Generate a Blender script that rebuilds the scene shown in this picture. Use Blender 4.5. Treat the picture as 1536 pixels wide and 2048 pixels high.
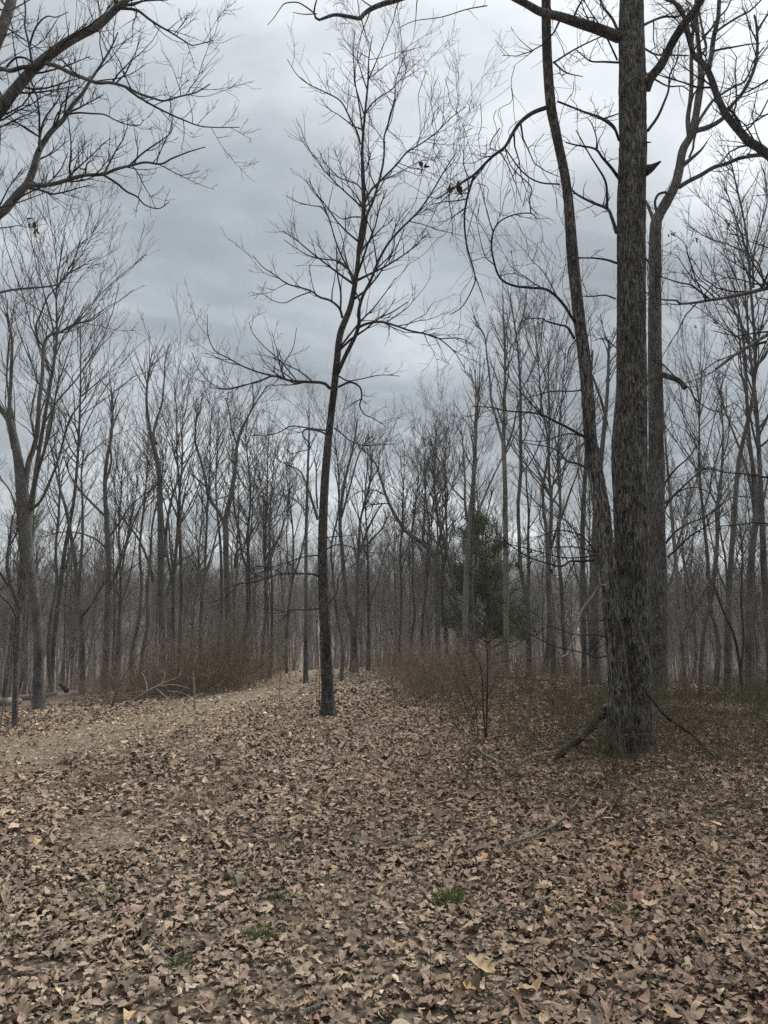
import bpy, math
import numpy as np
from mathutils import Vector

for o in list(bpy.data.objects):
    bpy.data.objects.remove(o)
sc = bpy.context.scene
COL = sc.collection
RAD = math.radians

# ------------------------------------------------------------------ camera
F = 1462.0                      # focal length in pixels of the 1536 x 2048 photograph
CAM_H = 1.6
HAZE = 0.0007                   # density of the damp air
PITCH = math.atan((1262 - 1024) / F)
cam_d = bpy.data.cameras.new('camera')
cam_d.sensor_fit = 'VERTICAL'
cam_d.sensor_height = 24.0
cam_d.lens = 24.0 * F / 2048.0
cam_d.clip_start = 0.05
cam_d.clip_end = 3000
cam = bpy.data.objects.new('camera', cam_d)
COL.objects.link(cam)
cam.location = (0, 0, CAM_H)
cam.rotation_euler = (math.pi / 2 + PITCH, 0, 0)
sc.camera = cam

# ------------------------------------------------------------------ sky, sun, exposure
SUN_EL, SUN_AZ = RAD(52), RAD(38)          # azimuth from +Y towards +X
SUN_DIR = Vector((math.sin(SUN_AZ) * math.cos(SUN_EL), math.cos(SUN_AZ) * math.cos(SUN_EL), math.sin(SUN_EL)))
sc.view_settings.view_transform = 'Standard'
sc.view_settings.look = 'None'
sc.view_settings.gamma = 1
sc.view_settings.exposure = 1.2
sc.view_settings.use_curve_mapping = False


class NT:
    """small helper around a node tree"""
    def __init__(self, tree):
        self.t = tree
        tree.nodes.clear()

    def n(self, typ, ins=None, **props):
        nd = self.t.nodes.new(typ)
        for k, v in props.items():
            setattr(nd, k, v)
        for k, v in (ins or {}).items():
            s = nd.inputs[k]
            if isinstance(v, bpy.types.NodeSocket):
                self.t.links.new(v, s)
            else:
                s.default_value = v
        return nd

    def ramp(self, fac, stops, interp='LINEAR'):
        nd = self.n('ShaderNodeValToRGB', {'Fac': fac})
        cr = nd.color_ramp
        cr.interpolation = interp
        while len(cr.elements) > 2:
            cr.elements.remove(cr.elements[-1])
        cr.elements[0].position, cr.elements[0].color = stops[0][0], (*stops[0][1], 1)
        cr.elements[1].position, cr.elements[1].color = stops[-1][0], (*stops[-1][1], 1)
        for p, c in stops[1:-1]:
            e = cr.elements.new(p)
            e.color = (*c, 1)
        return nd.outputs['Color']

    def math(self, op, a, b=None, clamp=False):
        nd = self.n('ShaderNodeMath', operation=op, use_clamp=clamp)
        for i, v in enumerate((a, b)):
            if v is None:
                continue
            if isinstance(v, bpy.types.NodeSocket):
                self.t.links.new(v, nd.inputs[i])
            else:
                nd.inputs[i].default_value = v
        return nd.outputs[0]

    def mix(self, fac, a, b, blend='MIX'):
        nd = self.n('ShaderNodeMix', data_type='RGBA', blend_type=blend)
        for k, v in ((0, fac), (6, a), (7, b)):
            if isinstance(v, bpy.types.NodeSocket):
                self.t.links.new(v, nd.inputs[k])
            elif k == 0:
                nd.inputs[k].default_value = v
            else:
                nd.inputs[k].default_value = (*v, 1)
        return nd.outputs[2]


world = bpy.data.worlds.new('World')
sc.world = world
world.use_nodes = True
w = NT(world.node_tree)
tc = w.n('ShaderNodeTexCoord')
gen = tc.outputs['Generated']
sep = w.n('ShaderNodeSeparateXYZ', {0: gen})
zc = w.math('MAXIMUM', sep.outputs['Z'], 0.0)
zd = w.math('ADD', zc, 0.17)
px_ = w.math('DIVIDE', sep.outputs['X'], zd)
py_ = w.math('DIVIDE', sep.outputs['Y'], zd)
pl = w.n('ShaderNodeCombineXYZ', {0: px_, 1: py_, 2: 0.0})
mp = w.n('ShaderNodeMapping', {'Vector': pl.outputs[0], 'Location': (4.4, 5.9, 0.3), 'Scale': (0.55, 0.8, 1)})
n1 = w.n('ShaderNodeTexNoise', {'Vector': mp.outputs[0], 'Scale': 0.9, 'Detail': 6.0, 'Roughness': 0.46, 'Distortion': 0.25})
n2 = w.n('ShaderNodeTexNoise', {'Vector': mp.outputs[0], 'Scale': 3.1, 'Detail': 5.0, 'Roughness': 0.52, 'Distortion': 0.35})
dark = w.math('ADD', w.math('MULTIPLY', n1.outputs['Fac'], 1.35), w.math('ADD', w.math('MULTIPLY', n2.outputs['Fac'], 0.6), -0.475))
sundot = w.n('ShaderNodeVectorMath', {0: gen, 1: SUN_DIR}, operation='DOT_PRODUCT')
glow = w.math('POWER', w.math('MAXIMUM', sundot.outputs['Value'], 0.0), 3.2)
zen = w.math('MULTIPLY', w.math('SUBTRACT', zc, 0.45), 0.26)
lum = w.math('ADD', w.math('ADD', dark, zen), w.math('MULTIPLY', glow, 0.23))
clouds = w.ramp(lum, [(0.32, (1.22, 1.36, 1.45)), (0.46, (1.60, 1.77, 1.88)), (0.57, (2.35, 2.55, 2.68)), (0.70, (3.9, 4.12, 4.26)), (0.92, (6.2, 6.4, 6.55))])
nish = w.n('ShaderNodeTexSky', sky_type='NISHITA', sun_disc=False, sun_elevation=SUN_EL, sun_rotation=SUN_AZ)
skyc = w.mix(0.95, nish.outputs[0], clouds)
bg = w.n('ShaderNodeBackground', {'Color': skyc, 'Strength': 0.1})
w.n('ShaderNodeOutputWorld', {'Surface': bg.outputs[0]})

sun_d = bpy.data.lights.new('sun', 'SUN')
sun_d.energy = 1.4
sun_d.angle = RAD(40)
sun_d.color = (1.0, 0.97, 0.92)
sun = bpy.data.objects.new('sun', sun_d)
COL.objects.link(sun)
sun.rotation_euler = (-SUN_DIR).to_track_quat('-Z', 'Y').to_euler()

sc.render.engine = 'CYCLES'
sc.cycles.max_bounces = 5
sc.cycles.diffuse_bounces = 3
sc.cycles.use_denoising = False
sc.cycles.volume_bounces = 1

# ------------------------------------------------------------------ geometry helpers
CP, SP = math.cos(PITCH), math.sin(PITCH)


def at(px, py, Y):
    """the point at distance Y (world +Y) that the photograph shows at pixel px, py"""
    x, z = (px - 768) / F, (1024 - py) / F
    k = Y / (CP - z * SP)
    return np.array((x * k, Y, CAM_H + (SP + z * CP) * k))


def pxm(Y, z=1.6):
    """metres per pixel at world distance Y and height z"""
    return (Y * CP + (z - CAM_H) * SP) / F


def sp(v, k):
    return k * np.logaddexp(0, np.asarray(v, float) / k)


def vnoise(x, y, seed=0):
    x = np.asarray(x, float); y = np.asarray(y, float)
    xi, yi = np.floor(x).astype(np.int64), np.floor(y).astype(np.int64)
    fx, fy = x - xi, y - yi
    fx = fx * fx * (3 - 2 * fx); fy = fy * fy * (3 - 2 * fy)

    def h(a, b):
        n = (a * 374761393 + b * 668265263 + seed * 144269504) & 0x7fffffff
        n = ((n ^ (n >> 13)) * 1274126177) & 0x7fffffff
        return ((n ^ (n >> 16)) & 0xffff) / 65535.0
    return (h(xi, yi) * (1 - fx) + h(xi + 1, yi) * fx) * (1 - fy) + (h(xi, yi + 1) * (1 - fx) + h(xi + 1, yi + 1) * fx) * fy


def smooth(a, b, v):
    t = np.clip((np.asarray(v, float) - a) / (b - a), 0, 1)
    return t * t * (3 - 2 * t)          # also falls from 1 to 0 when a > b


def terrain(x, y):
    x = np.asarray(x, float); y = np.asarray(y, float)
    near = np.exp(-(x * x + y * y) / 900.0)
    z = 0.10 * (vnoise(x * .45, y * .45, 3) - .5) * (0.3 + near) + 0.05 * (vnoise(x * 1.3, y * 1.3, 5) - .5)
    z = z + 0.25 * (vnoise(x * .12, y * .12, 9) - .5) * smooth(6, 22, np.hypot(x, y))
    fall = 0.11 * sp(y - 42, 4) + 0.10 * sp(-(x + 8) + 0.22 * (y - 16), 3) * smooth(8, 22, y) + 0.12 * sp((x - 10) + 0.3 * (y - 26), 3) * smooth(8, 26, y)
    z = z - 11 * np.tanh(fall / 11)
    z = z + 13 * smooth(105, 260, y)
    return z


def tz(x, y):
    return float(terrain(x, y))


def gpx(px, py):
    """ground point seen at pixel px, py"""
    x, z = (px - 768) / F, (1024 - py) / F
    d = np.array((x, CP - z * SP, SP + z * CP))
    k = 2.0
    for _ in range(4000):
        p = np.array((0, 0, CAM_H)) + d * k
        if p[2] <= tz(p[0], p[1]) or k > 120:
            break
        k += 0.02 + k * 0.002
    return np.array((p[0], p[1], tz(p[0], p[1])))


def resample(P, R, n):
    """smooth (Catmull-Rom) resampling of a polyline with radii"""
    P = np.asarray(P, float); R = np.asarray(R, float)
    Q = np.column_stack([P, R])
    Q = np.vstack([2 * Q[0] - Q[1], Q, 2 * Q[-1] - Q[-2]])
    seg = np.linalg.norm(np.diff(P, axis=0), axis=1) + 1e-9
    s = np.concatenate([[0], np.cumsum(seg)])
    u = np.linspace(0, s[-1], n)
    i = np.clip(np.searchsorted(s, u, side='right') - 1, 0, len(P) - 2)
    t = ((u - s[i]) / seg[i])[:, None]
    a, b, c, d = Q[i], Q[i + 1], Q[i + 2], Q[i + 3]
    out = .5 * ((2 * b) + (c - a) * t + (2 * a - 5 * b + 4 * c - d) * t ** 2 + (3 * b - a - 3 * c + d) * t ** 3)
    rr = np.interp(u, s, R)
    return out[:, :3], rr


def norm(v):
    return v / (np.linalg.norm(v, axis=-1, keepdims=True) + 1e-12)


def quad_mesh(name, V, Fq, mat=None, smooth_=True):
    me = bpy.data.meshes.new(name)
    V = np.ascontiguousarray(V, np.float32); Fq = np.ascontiguousarray(Fq, np.int32)
    k = Fq.shape[1]
    me.vertices.add(len(V)); me.vertices.foreach_set('co', V.ravel())
    me.loops.add(Fq.size); me.loops.foreach_set('vertex_index', Fq.ravel())
    me.polygons.add(len(Fq)); me.polygons.foreach_set('loop_start', np.arange(0, Fq.size, k, dtype=np.int32))
    if smooth_:
        me.polygons.foreach_set('use_smooth', np.ones(len(Fq), bool))
    if mat:
        me.materials.append(mat)
    me.update(calc_edges=True)
    return me


class Tubes:
    """collects tapered tubes; one mesh from all of them"""
    def __init__(self):
        self.V, self.F, self.n = [], [], 0

    def add(self, P, R, sides=4):
        P = np.asarray(P, float); R = np.asarray(R, float)
        if P.ndim == 2:
            P, R = P[None], R[None]
        if len(P) == 0:
            return self
        M, N, _ = P.shape
        T = norm(np.gradient(P, axis=1))
        D = norm(P[:, -1] - P[:, 0])
        ref = np.where(np.abs(D[:, 2:3]) > .75, np.array([[1., .2, 0]]), np.array([[0.1, 0, 1.]]))
        U = norm(np.cross(T, ref[:, None, :])); W = np.cross(T, U)
        a = np.arange(sides) * 2 * np.pi / sides
        ring = P[:, :, None] + R[:, :, None, None] * (np.cos(a)[:, None] * U[:, :, None] + np.sin(a)[:, None] * W[:, :, None])
        self.V.append(ring.reshape(-1, 3))
        i = np.arange(N - 1)[:, None] * sides; j = np.arange(sides)[None]; jn = (j + 1) % sides
        q = np.stack([i + j, i + jn, i + sides + jn, i + sides + j], -1).reshape(-1, 4)
        q = (q[None] + (np.arange(M) * N * sides)[:, None, None]).reshape(-1, 4) + self.n
        self.F.append(q)
        self.n += M * N * sides
        return self

    def mesh(self, name, mat, origin=(0, 0, 0)):
        return quad_mesh(name, np.concatenate(self.V) - np.asarray(origin, float), np.concatenate(self.F), mat)


def spawn(rng, P, R, dens, t=(.2, 1.), frac=.4, taper=.5, lmin=.1, lmax=9, ang=(30, 60), up=.1, curve=.1, jit=.18,
          npts=5, rr=.6, rmin=.002, rtip=.0015, slim=.014, flat=None):
    """children of every polyline in P (M,N,3): a vectorised branching step.  dens = children per metre of parent, or ('n', k)"""
    M, N, _ = P.shape
    if M == 0:
        return np.zeros((0, npts, 3)), np.zeros((0, npts))
    Lp = np.linalg.norm(np.diff(P, axis=1), axis=2).sum(1)
    if isinstance(dens, tuple):
        cnt = rng.poisson(dens[1], M)
    else:
        cnt = rng.poisson(np.maximum(dens * Lp, .01))
    idx = np.repeat(np.arange(M), cnt)
    K = len(idx)
    if K == 0:
        return np.zeros((0, npts, 3)), np.zeros((0, npts))
    tt = t[0] + (t[1] - t[0]) * rng.random(K) ** .75
    f = tt * (N - 1); i0 = np.minimum(f.astype(int), N - 2); fr = (f - i0)[:, None]
    A, B = P[idx, i0], P[idx, i0 + 1]
    pos = A * (1 - fr) + B * fr
    tan = norm(B - A)
    r_par = R[idx, i0] * (1 - fr[:, 0]) + R[idx, i0 + 1] * fr[:, 0]
    perp = norm(np.cross(tan, rng.normal(size=(K, 3))))
    an = np.radians(rng.uniform(ang[0], ang[1], K))[:, None]
    d = norm(np.cos(an) * tan + np.sin(an) * perp + np.array([0, 0, up]))
    L = np.clip(Lp[idx] * frac * (1 - taper * tt) * rng.uniform(.55, 1.25, K), lmin, lmax)
    out = np.zeros((K, npts, 3)); out[:, 0] = pos
    step = (L / (npts - 1))[:, None]
    for s in range(1, npts):
        d = norm(d + jit * rng.normal(size=(K, 3)) + np.array([0, 0, curve]))
        out[:, s] = out[:, s - 1] + d * step
    r0 = np.clip(np.minimum(rr * r_par, slim * L + rmin), rmin, None)
    r1 = np.maximum(rtip, r0 * .3)
    r1 = np.minimum(r1, r0)
    RR = r0[:, None] + (r1 - r0)[:, None] * np.linspace(0, 1, npts)[None] ** .8
    return out, RR


def link(name, data, parent=None, loc=None, **props):
    o = bpy.data.objects.new(name, data)
    COL.objects.link(o)
    if parent is not None:
        o.parent = parent
    if loc is not None:
        o.location = loc
    for k, v in props.items():
        o[k] = v
    return o


def thing(name, label, cat, loc=(0, 0, 0), group=None):
    o = link(name, None, loc=tuple(float(v) for v in loc), label=label, category=cat)
    o.empty_display_size = .2
    if group:
        o['group'] = group
    return o


# ------------------------------------------------------------------ materials
def material(name):
    m = bpy.data.materials.new(name)
    m.use_nodes = True
    return m, NT(m.node_tree)


def finish(t, col, rough=.9, bump=None, strength=.5, dist=.02, spec=.2):
    ins = {'Base Color': col, 'Roughness': rough, 'Specular IOR Level': spec}
    if bump is not None:
        b = t.n('ShaderNodeBump', {'Height': bump, 'Strength': strength, 'Distance': dist})
        ins['Normal'] = b.outputs[0]
    p = t.n('ShaderNodeBsdfPrincipled', ins)
    t.n('ShaderNodeOutputMaterial', {'Surface': p.outputs[0]})


def bark(name, dark_c, mid_c, light_c, scale=1.0, lichen=0.0, lichen_c=(.24, .26, .23), stretch=.16, bump=.6):
    m, t = material(name)
    c = t.n('ShaderNodeTexCoord').outputs['Object']
    mp_ = t.n('ShaderNodeMapping', {'Vector': c, 'Scale': (scale, scale, scale * stretch)})
    mpb = t.n('ShaderNodeMapping', {'Vector': c, 'Scale': (1, 1, .35)})
    nz = t.n('ShaderNodeTexNoise', {'Vector': mp_.outputs[0], 'Scale': 52.0, 'Detail': 4.0, 'Roughness': .62, 'Distortion': .5})
    nb = t.n('ShaderNodeTexNoise', {'Vector': mpb.outputs[0], 'Scale': 3.2, 'Detail': 5.0, 'Roughness': .62})
    nf = t.n('ShaderNodeTexNoise', {'Vector': c, 'Scale': 60.0, 'Detail': 3.0})
    h = t.math('ADD', t.math('MULTIPLY', nz.outputs['Fac'], .8), t.math('MULTIPLY', nf.outputs['Fac'], .2))
    col = t.ramp(h, [(.40, dark_c), (.50, mid_c), (.61, light_c)])
    pat = t.ramp(nb.outputs['Fac'], [(.36, (.45, .43, .41)), (.52, (.95, .95, .95)), (.68, (1.2, 1.2, 1.2))])
    col = t.mix(1.0, col, pat, 'MULTIPLY')
    if lichen > 0:
        nl = t.n('ShaderNodeTexNoise', {'Vector': c, 'Scale': 7.0, 'Detail': 6.0, 'Roughness': .7})
        lf = t.ramp(nl.outputs['Fac'], [(.62 - .2 * lichen, (0, 0, 0)), (.70 - .14 * lichen, (1, 1, 1))])
        col = t.mix(t.math('MULTIPLY', lf, min(1, .35 + lichen * .6)), col, lichen_c)
    finish(t, col, .95, h, bump, .03)
    return m


M_OAK = bark('oak_bark', (.016, .014, .012), (.08, .073, .066), (.265, .245, .225), .9, .30, stretch=.17, bump=1.0)
M_OAK2 = bark('oak_bark_far', (.025, .022, .02), (.095, .087, .08), (.22, .207, .192), 1.0, .25, stretch=.14, bump=.8)
M_HICK = bark('hickory_bark', (.016, .014, .013), (.06, .054, .048), (.17, .158, .145), 1.0, .2, stretch=.25, bump=.8)
M_LIMB = bark('dark_limb_bark', (.014, .013, .012), (.038, .034, .031), (.09, .082, .075), 2.0, .08, stretch=.5)
M_TWIG = bark('twig_bark', (.022, .019, .018), (.034, .03, .028), (.055, .049, .046), 2.0, .0, stretch=.6, bump=.1)
M_GREY = bark('grey_bark', (.05, .047, .043), (.12, .113, .105), (.22, .21, .195), 1.6, .35, stretch=.35)
M_GREYTWIG = bark('grey_twig_bark', (.075, .068, .062), (.115, .106, .098), (.18, .168, .155), 2.0, .0, stretch=.6, bump=.1)
M_PALE = bark('pale_bark', (.09, .085, .075), (.20, .185, .165), (.33, .31, .28), 1.6, .3, (.36, .37, .34), stretch=.4)
M_DEAD = bark('dead_wood', (.08, .07, .06), (.21, .185, .16), (.36, .33, .29), 3.0, .3, (.33, .36, .32), stretch=.3)
M_CUT = bark('weathered_pale_wood', (.20, .175, .14), (.36, .32, .26), (.5, .455, .385), 2.0, .0, stretch=.3)
M_ROT = bark('rotting_wood', (.012, .011, .009), (.05, .042, .033), (.12, .10, .082), 1.6, .5, (.25, .27, .235), stretch=.3, bump=1.0)

# ------------------------------------------------------------------ ground
PATH = np.array([gpx(*p)[:2] for p in ((-140, 1545), (60, 1500), (250, 1455), (420, 1418), (540, 1380), (610, 1350), (650, 1336), (690, 1328))])


def path_d(x, y):
    x = np.asarray(x, float); y = np.asarray(y, float)
    best = np.full(x.shape, 1e9)
    for a, b in zip(PATH[:-1], PATH[1:]):
        ab = b - a
        u = np.clip(((x - a[0]) * ab[0] + (y - a[1]) * ab[1]) / (ab @ ab), 0, 1)
        best = np.minimum(best, np.hypot(x - a[0] - u * ab[0], y - a[1] - u * ab[1]))
    return best


BARE = [(gpx(150, 1490), 1.0), (gpx(205, 1675), .30), (gpx(330, 1760), .26), (gpx(380, 1885), .16), (gpx(75, 1945), .2), (gpx(245, 1466), .5), (gpx(600, 2020), .2)]


def bareness(x, y):
    """0..1, how far the leaf cover thins out: the trodden path and a few bare spots"""
    n = vnoise(np.asarray(x) * 2.3, np.asarray(y) * 2.3, 21)
    d = path_d(x, y)
    b = .84 * (1 - smooth(.3, 2.3, d + (n - .5) * 1.7))
    b = np.maximum(b, .5 * smooth(.56, .74, vnoise(np.asarray(x) * .9 + 4, np.asarray(y) * .9, 27) + (n - .5) * .25) * smooth(1.2, -1.0, np.asarray(x)))
    for (c, r) in BARE:
        dd = np.hypot((x - c[0]), (y - c[1])) / r
        b = np.maximum(b, .85 * (1 - smooth(.3, 1.15, dd + (n - .5) * 1.1)))
    return b


def axis(breaks):
    out = []
    for a, b, s in breaks:
        out.append(np.arange(a, b, s))
    out.append([breaks[-1][1]])
    return np.concatenate(out)


gx = axis([(-320, -120, 25), (-120, -40, 6), (-40, -14, 1.2), (-14, 14, .3), (14, 40, 1.2), (40, 120, 6), (120, 320, 25)])
gy = axis([(-60, -8, 8), (-8, 1.5, .8), (1.5, 22, .22), (22, 60, .9), (60, 140, 5), (140, 420, 14)])
GX, GY = np.meshgrid(gx, gy)
GZ = terrain(GX, GY)
nx, ny = len(gx), len(gy)
q = (np.arange(ny - 1)[:, None] * nx + np.arange(nx - 1)[None])
m, t = material('forest_floor')
geo = t.n('ShaderNodeNewGeometry').outputs['Position']
na = t.n('ShaderNodeTexNoise', {'Vector': geo, 'Scale': 26.0, 'Detail': 7.0, 'Roughness': .7})
nb = t.n('ShaderNodeTexNoise', {'Vector': geo, 'Scale': 1.3, 'Detail': 4.0})
nc = t.n('ShaderNodeTexVoronoi', {'Vector': geo, 'Scale': 16.0})
soil = t.ramp(na.outputs['Fac'], [(.3, (.035, .027, .02)), (.5, (.095, .074, .056)), (.68, (.20, .16, .122))])
straw = t.ramp(na.outputs['Fac'], [(.34, (.06, .046, .034)), (.47, (.20, .16, .115)), (.60, (.42, .35, .255))])
leafy = t.ramp(nc.outputs['Color'], [(.1, (.05, .036, .027)), (.45, (.15, .108, .08)), (.9, (.27, .205, .155))])
bare_a = t.n('ShaderNodeAttribute', attribute_name='bare').outputs['Fac']
far_a = t.n('ShaderNodeAttribute', attribute_name='far').outputs['Fac']
col = t.mix(far_a, soil, leafy)
col = t.mix(bare_a, col, straw)
yel = t.ramp(nb.outputs['Fac'], [(.60, (1, 1, 1)), (.74, (1.1, .98, .72))])
col = t.mix(bare_a, col, t.mix(1.0, col, yel, 'MULTIPLY'))
finish(t, col, .95, na.outputs['Fac'], .8, .04)
gm = quad_mesh('ground', np.stack([GX, GY, GZ], -1).reshape(-1, 3), np.stack([q, q + 1, q + nx + 1, q + nx], -1).reshape(-1, 4), m)
for nm, val in (('bare', bareness(GX, GY).ravel()), ('far', smooth(14, 34, np.hypot(GX, GY)).ravel())):
    at_ = gm.attributes.new(nm, 'FLOAT', 'POINT')
    at_.data.foreach_set('value', val.astype(np.float32))
ground = link('ground', gm, kind='structure', label='leaf covered forest floor with a trodden path')

# ------------------------------------------------------------------ leaves
LEAF_PAL = np.array([(.235, .168, .122), (.30, .222, .165), (.185, .125, .088), (.37, .285, .215), (.105, .072, .052), (.26, .195, .15),
                     (.44, .355, .275), (.36, .245, .13), (.20, .15, .12)])
LEAF_PAL = (LEAF_PAL * .82 + .055) * np.array([1.12, 1.075, .995])
LEAF_W = np.array([.2, .2, .15, .11, .1, .12, .05, .02, .05])
# half outlines: station along the midrib, half width (in leaf lengths)
OUT_OAK = [(0, .02), (.16, .16), (.28, .10), (.42, .27), (.55, .17), (.70, .29), (.82, .16), (1, .03)]
OUT_OAK2 = [(0, .02), (.2, .22), (.33, .14), (.50, .34), (.64, .2), (.80, .24), (1, .04)]
OUT_FINE = [(0, .012), (.08, .03), (.17, .15), (.24, .17), (.30, .09), (.40, .24), (.47, .28), (.54, .14), (.64, .27), (.71, .30), (.78, .16), (.87, .17), (1, .03)]
OUT_FINE2 = [(0, .012), (.10, .10), (.2, .21), (.28, .23), (.34, .15), (.46, .30), (.56, .34), (.62, .2), (.74, .27), (.82, .25), (.88, .13), (1, .03)]
OUT_OVAL = [(0, .01), (.2, .17), (.5, .25), (.8, .15), (1, .01)]
OUT_MID, OUT_FAR = 'mid', 'far'      # simple folded shapes for leaves a few pixels across


def leaf_verts(outline, K, rng, curl=1.0):
    """K curled leaves of unit length: (K, nv, 3) and the shared triangles"""
    if outline in ('mid', 'far'):
        B = np.array([(-.5, 0, 0), (.5, 0, 0), (-.05, .30, 0), (-.1, -.30, 0)] if outline == 'far' else
                     [(-.5, .02, 0), (.5, 0, 0), (-.18, .26, 0), (.2, .22, 0), (-.12, -.24, 0), (.26, -.2, 0)])
        tri = np.array([(0, 1, 2), (0, 3, 1)] if outline == 'far' else [(0, 3, 2), (0, 1, 3), (0, 4, 5), (0, 5, 1)])
        V = np.repeat(B[None], K, 0) * rng.uniform(.7, 1.3, (K, len(B), 1))
        V[:, 2:, 2] = curl * rng.normal(.05, .13, (K, len(B) - 2))
        V[:, 1, 2] = curl * rng.normal(0, .12, K)
        return V, tri
    o = np.array(outline)
    n = len(o)
    mid = np.stack([o[:, 0] - .5, np.zeros(n), np.zeros(n)], 1)
    le = np.stack([o[:, 0] - .5 + .05 * (o[:, 1] > .2), o[:, 1], np.zeros(n)], 1)
    ri = np.stack([o[:, 0] - .5 - .02 * (o[:, 1] > .2), -o[:, 1], np.zeros(n)], 1)
    B = np.concatenate([mid, le, ri])
    V = np.repeat(B[None], K, 0)
    V[:, n:, :2] *= rng.uniform(.85, 1.15, (K, 2 * n, 1))
    a = rng.normal(0, 1, (K, 1)); b = rng.normal(.35, .8, (K, 1)); c = rng.normal(0, .7, (K, 1)); ph = rng.uniform(0, 6, (K, 1))
    x, y = V[..., 0], V[..., 1]
    V[..., 2] = curl * (a * .95 * x * x + b * 2.4 * y * y + c * 1.3 * x * y + .06 * np.sin(9 * x + ph) * rng.normal(0, 1, (K, 1)) + rng.normal(0, .018, V.shape[:2]))
    tri = []
    for i in range(n - 1):
        m0, m1, l0, l1, r0, r1 = i, i + 1, n + i, n + i + 1, 2 * n + i, 2 * n + i + 1
        tri += [(m0, m1, l1), (m0, l1, l0), (m0, r1, m1), (m0, r0, r1)]
    return V, np.array(tri)


def place_leaves(V, rng, X, Y, S, tilt, lift):
    K = len(X)
    yaw = rng.uniform(0, 2 * np.pi, K)
    ax = rng.normal(0, tilt, K); ay = rng.normal(0, tilt, K)
    V = V * S[:, None, None]
    flip = rng.random(K) < .4
    V[flip, :, 2] *= -1
    x, y, z = V[..., 0], V[..., 1], V[..., 2]
    y, z = y * np.cos(ax)[:, None] - z * np.sin(ax)[:, None], y * np.sin(ax)[:, None] + z * np.cos(ax)[:, None]
    x, z = x * np.cos(ay)[:, None] + z * np.sin(ay)[:, None], -x * np.sin(ay)[:, None] + z * np.cos(ay)[:, None]
    x, y = x * np.cos(yaw)[:, None] - y * np.sin(yaw)[:, None], x * np.sin(yaw)[:, None] + y * np.cos(yaw)[:, None]
    zmin = z.min(1)
    base = terrain(X, Y) + lift - np.minimum(zmin * .65, 0)
    return np.stack([x + X[:, None], y + Y[:, None], z + base[:, None]], -1)


def leaf_cols(K, rng, X=None, Y=None):
    c = LEAF_PAL[rng.choice(len(LEAF_PAL), K, p=LEAF_W)]
    if X is not None:      # drier and paler where people walk, browner under the oaks, drifting from patch to patch
        u = vnoise(X * .55, Y * .55, 61)[:, None]; g = (smooth(-1.5, 1.5, X + (u[:, 0] - .5) * 2))[:, None]
        c = c * (np.array([1.08, 1.07, 1.04]) * (1 - g) + np.array([.90, .83, .77]) * g) * (.86 + .28 * u)
        pth = (1 - smooth(.5, 2.2, path_d(X, Y)))[:, None]
        c = c * (1 + pth * np.array([.22, .20, .12]))
    return c * rng.lognormal(0, .2, (K, 1)) * (1 + rng.normal(0, .03, (K, 3)))


def leaf_material(name, src):
    m, t = material(name)
    if src == 'attr':
        c = t.n('ShaderNodeAttribute', attribute_name='tint').outputs['Color']
    else:
        c = t.n('ShaderNodeObjectInfo').outputs['Color']
    pos = t.n('ShaderNodeNewGeometry').outputs['Position']
    nz = t.n('ShaderNodeTexNoise', {'Vector': pos, 'Scale': 55.0, 'Detail': 4.0, 'Roughness': .65})
    v = t.ramp(nz.outputs['Fac'], [(.3, (.66, .64, .62)), (.7, (1.2, 1.2, 1.2))])
    c = t.mix(1.0, c, v, 'MULTIPLY')
    finish(t, c, .78, nz.outputs['Fac'], .35, .01, .25)
    return m


M_LEAF = leaf_material('dry_leaf_litter', 'attr')
M_LEAF1 = leaf_material('dry_leaf', 'obj')
rng = np.random.default_rng(7)


def wedge(n, y0, y1, margin):
    y = np.sqrt(rng.uniform(y0 * y0, y1 * y1, n))
    x = rng.uniform(-1, 1, n) * (y * .56 + margin)
    return x, y


LV, LT, LC = [], [], []
lv_n = 0


def add_litter(outline, X, Y, S, tilt, lift, curl=1.0):
    global lv_n
    K = len(X)
    V, tri = leaf_verts(outline, K, rng, curl)
    W = place_leaves(V, rng, X, Y, S, tilt, lift)
    nv = W.shape[1]
    LV.append(W.reshape(-1, 3))
    LT.append((tri[None] + (np.arange(K) * nv)[:, None, None]).reshape(-1, 3) + lv_n)
    LC.append(np.repeat(leaf_cols(K, rng, X, Y), nv, 0))
    lv_n += K * nv


def thin(X, Y, keep_bare=1.0):
    k = rng.random(len(X)) > bareness(X, Y) * keep_bare
    return X[k], Y[k]


for outline, frac_ in ((OUT_OAK, .36), (OUT_OAK2, .28), (OUT_OVAL, .36)):
    X, Y = thin(*wedge(int(27000 * frac_), 2.6, 5.7, .8))
    S = np.clip(rng.lognormal(math.log(.040), .48, len(X)), .014, .11)
    add_litter(outline, X, Y, S, .19, rng.uniform(0, .03, len(X)), .85)
X, Y = thin(*wedge(42000, 2.6, 9.0, .9), .4)       # broken bits and scraps between the leaves
add_litter(OUT_FAR, X, Y, rng.uniform(.010, .040, len(X)), .3, rng.uniform(0, .022, len(X)), .6)
X, Y = thin(*wedge(150000, 5.5, 17, 1.0))
add_litter(OUT_MID, X, Y, np.clip(rng.lognormal(math.log(.041), .5, len(X)), .015, .13), .25, rng.uniform(0, .03, len(X)))
X, Y = thin(*wedge(105000, 16.6, 42, 1.5))
k = (X > -9) & (X < 14)
add_litter(OUT_FAR, X[k], Y[k], np.clip(rng.lognormal(math.log(.08), .42, k.sum()), .03, .16), .28, rng.uniform(0, .04, k.sum()))
lm = quad_mesh('leaf_litter', np.concatenate(LV), np.concatenate(LT), M_LEAF)
LCc = np.concatenate(LC).astype(np.float32)
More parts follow.
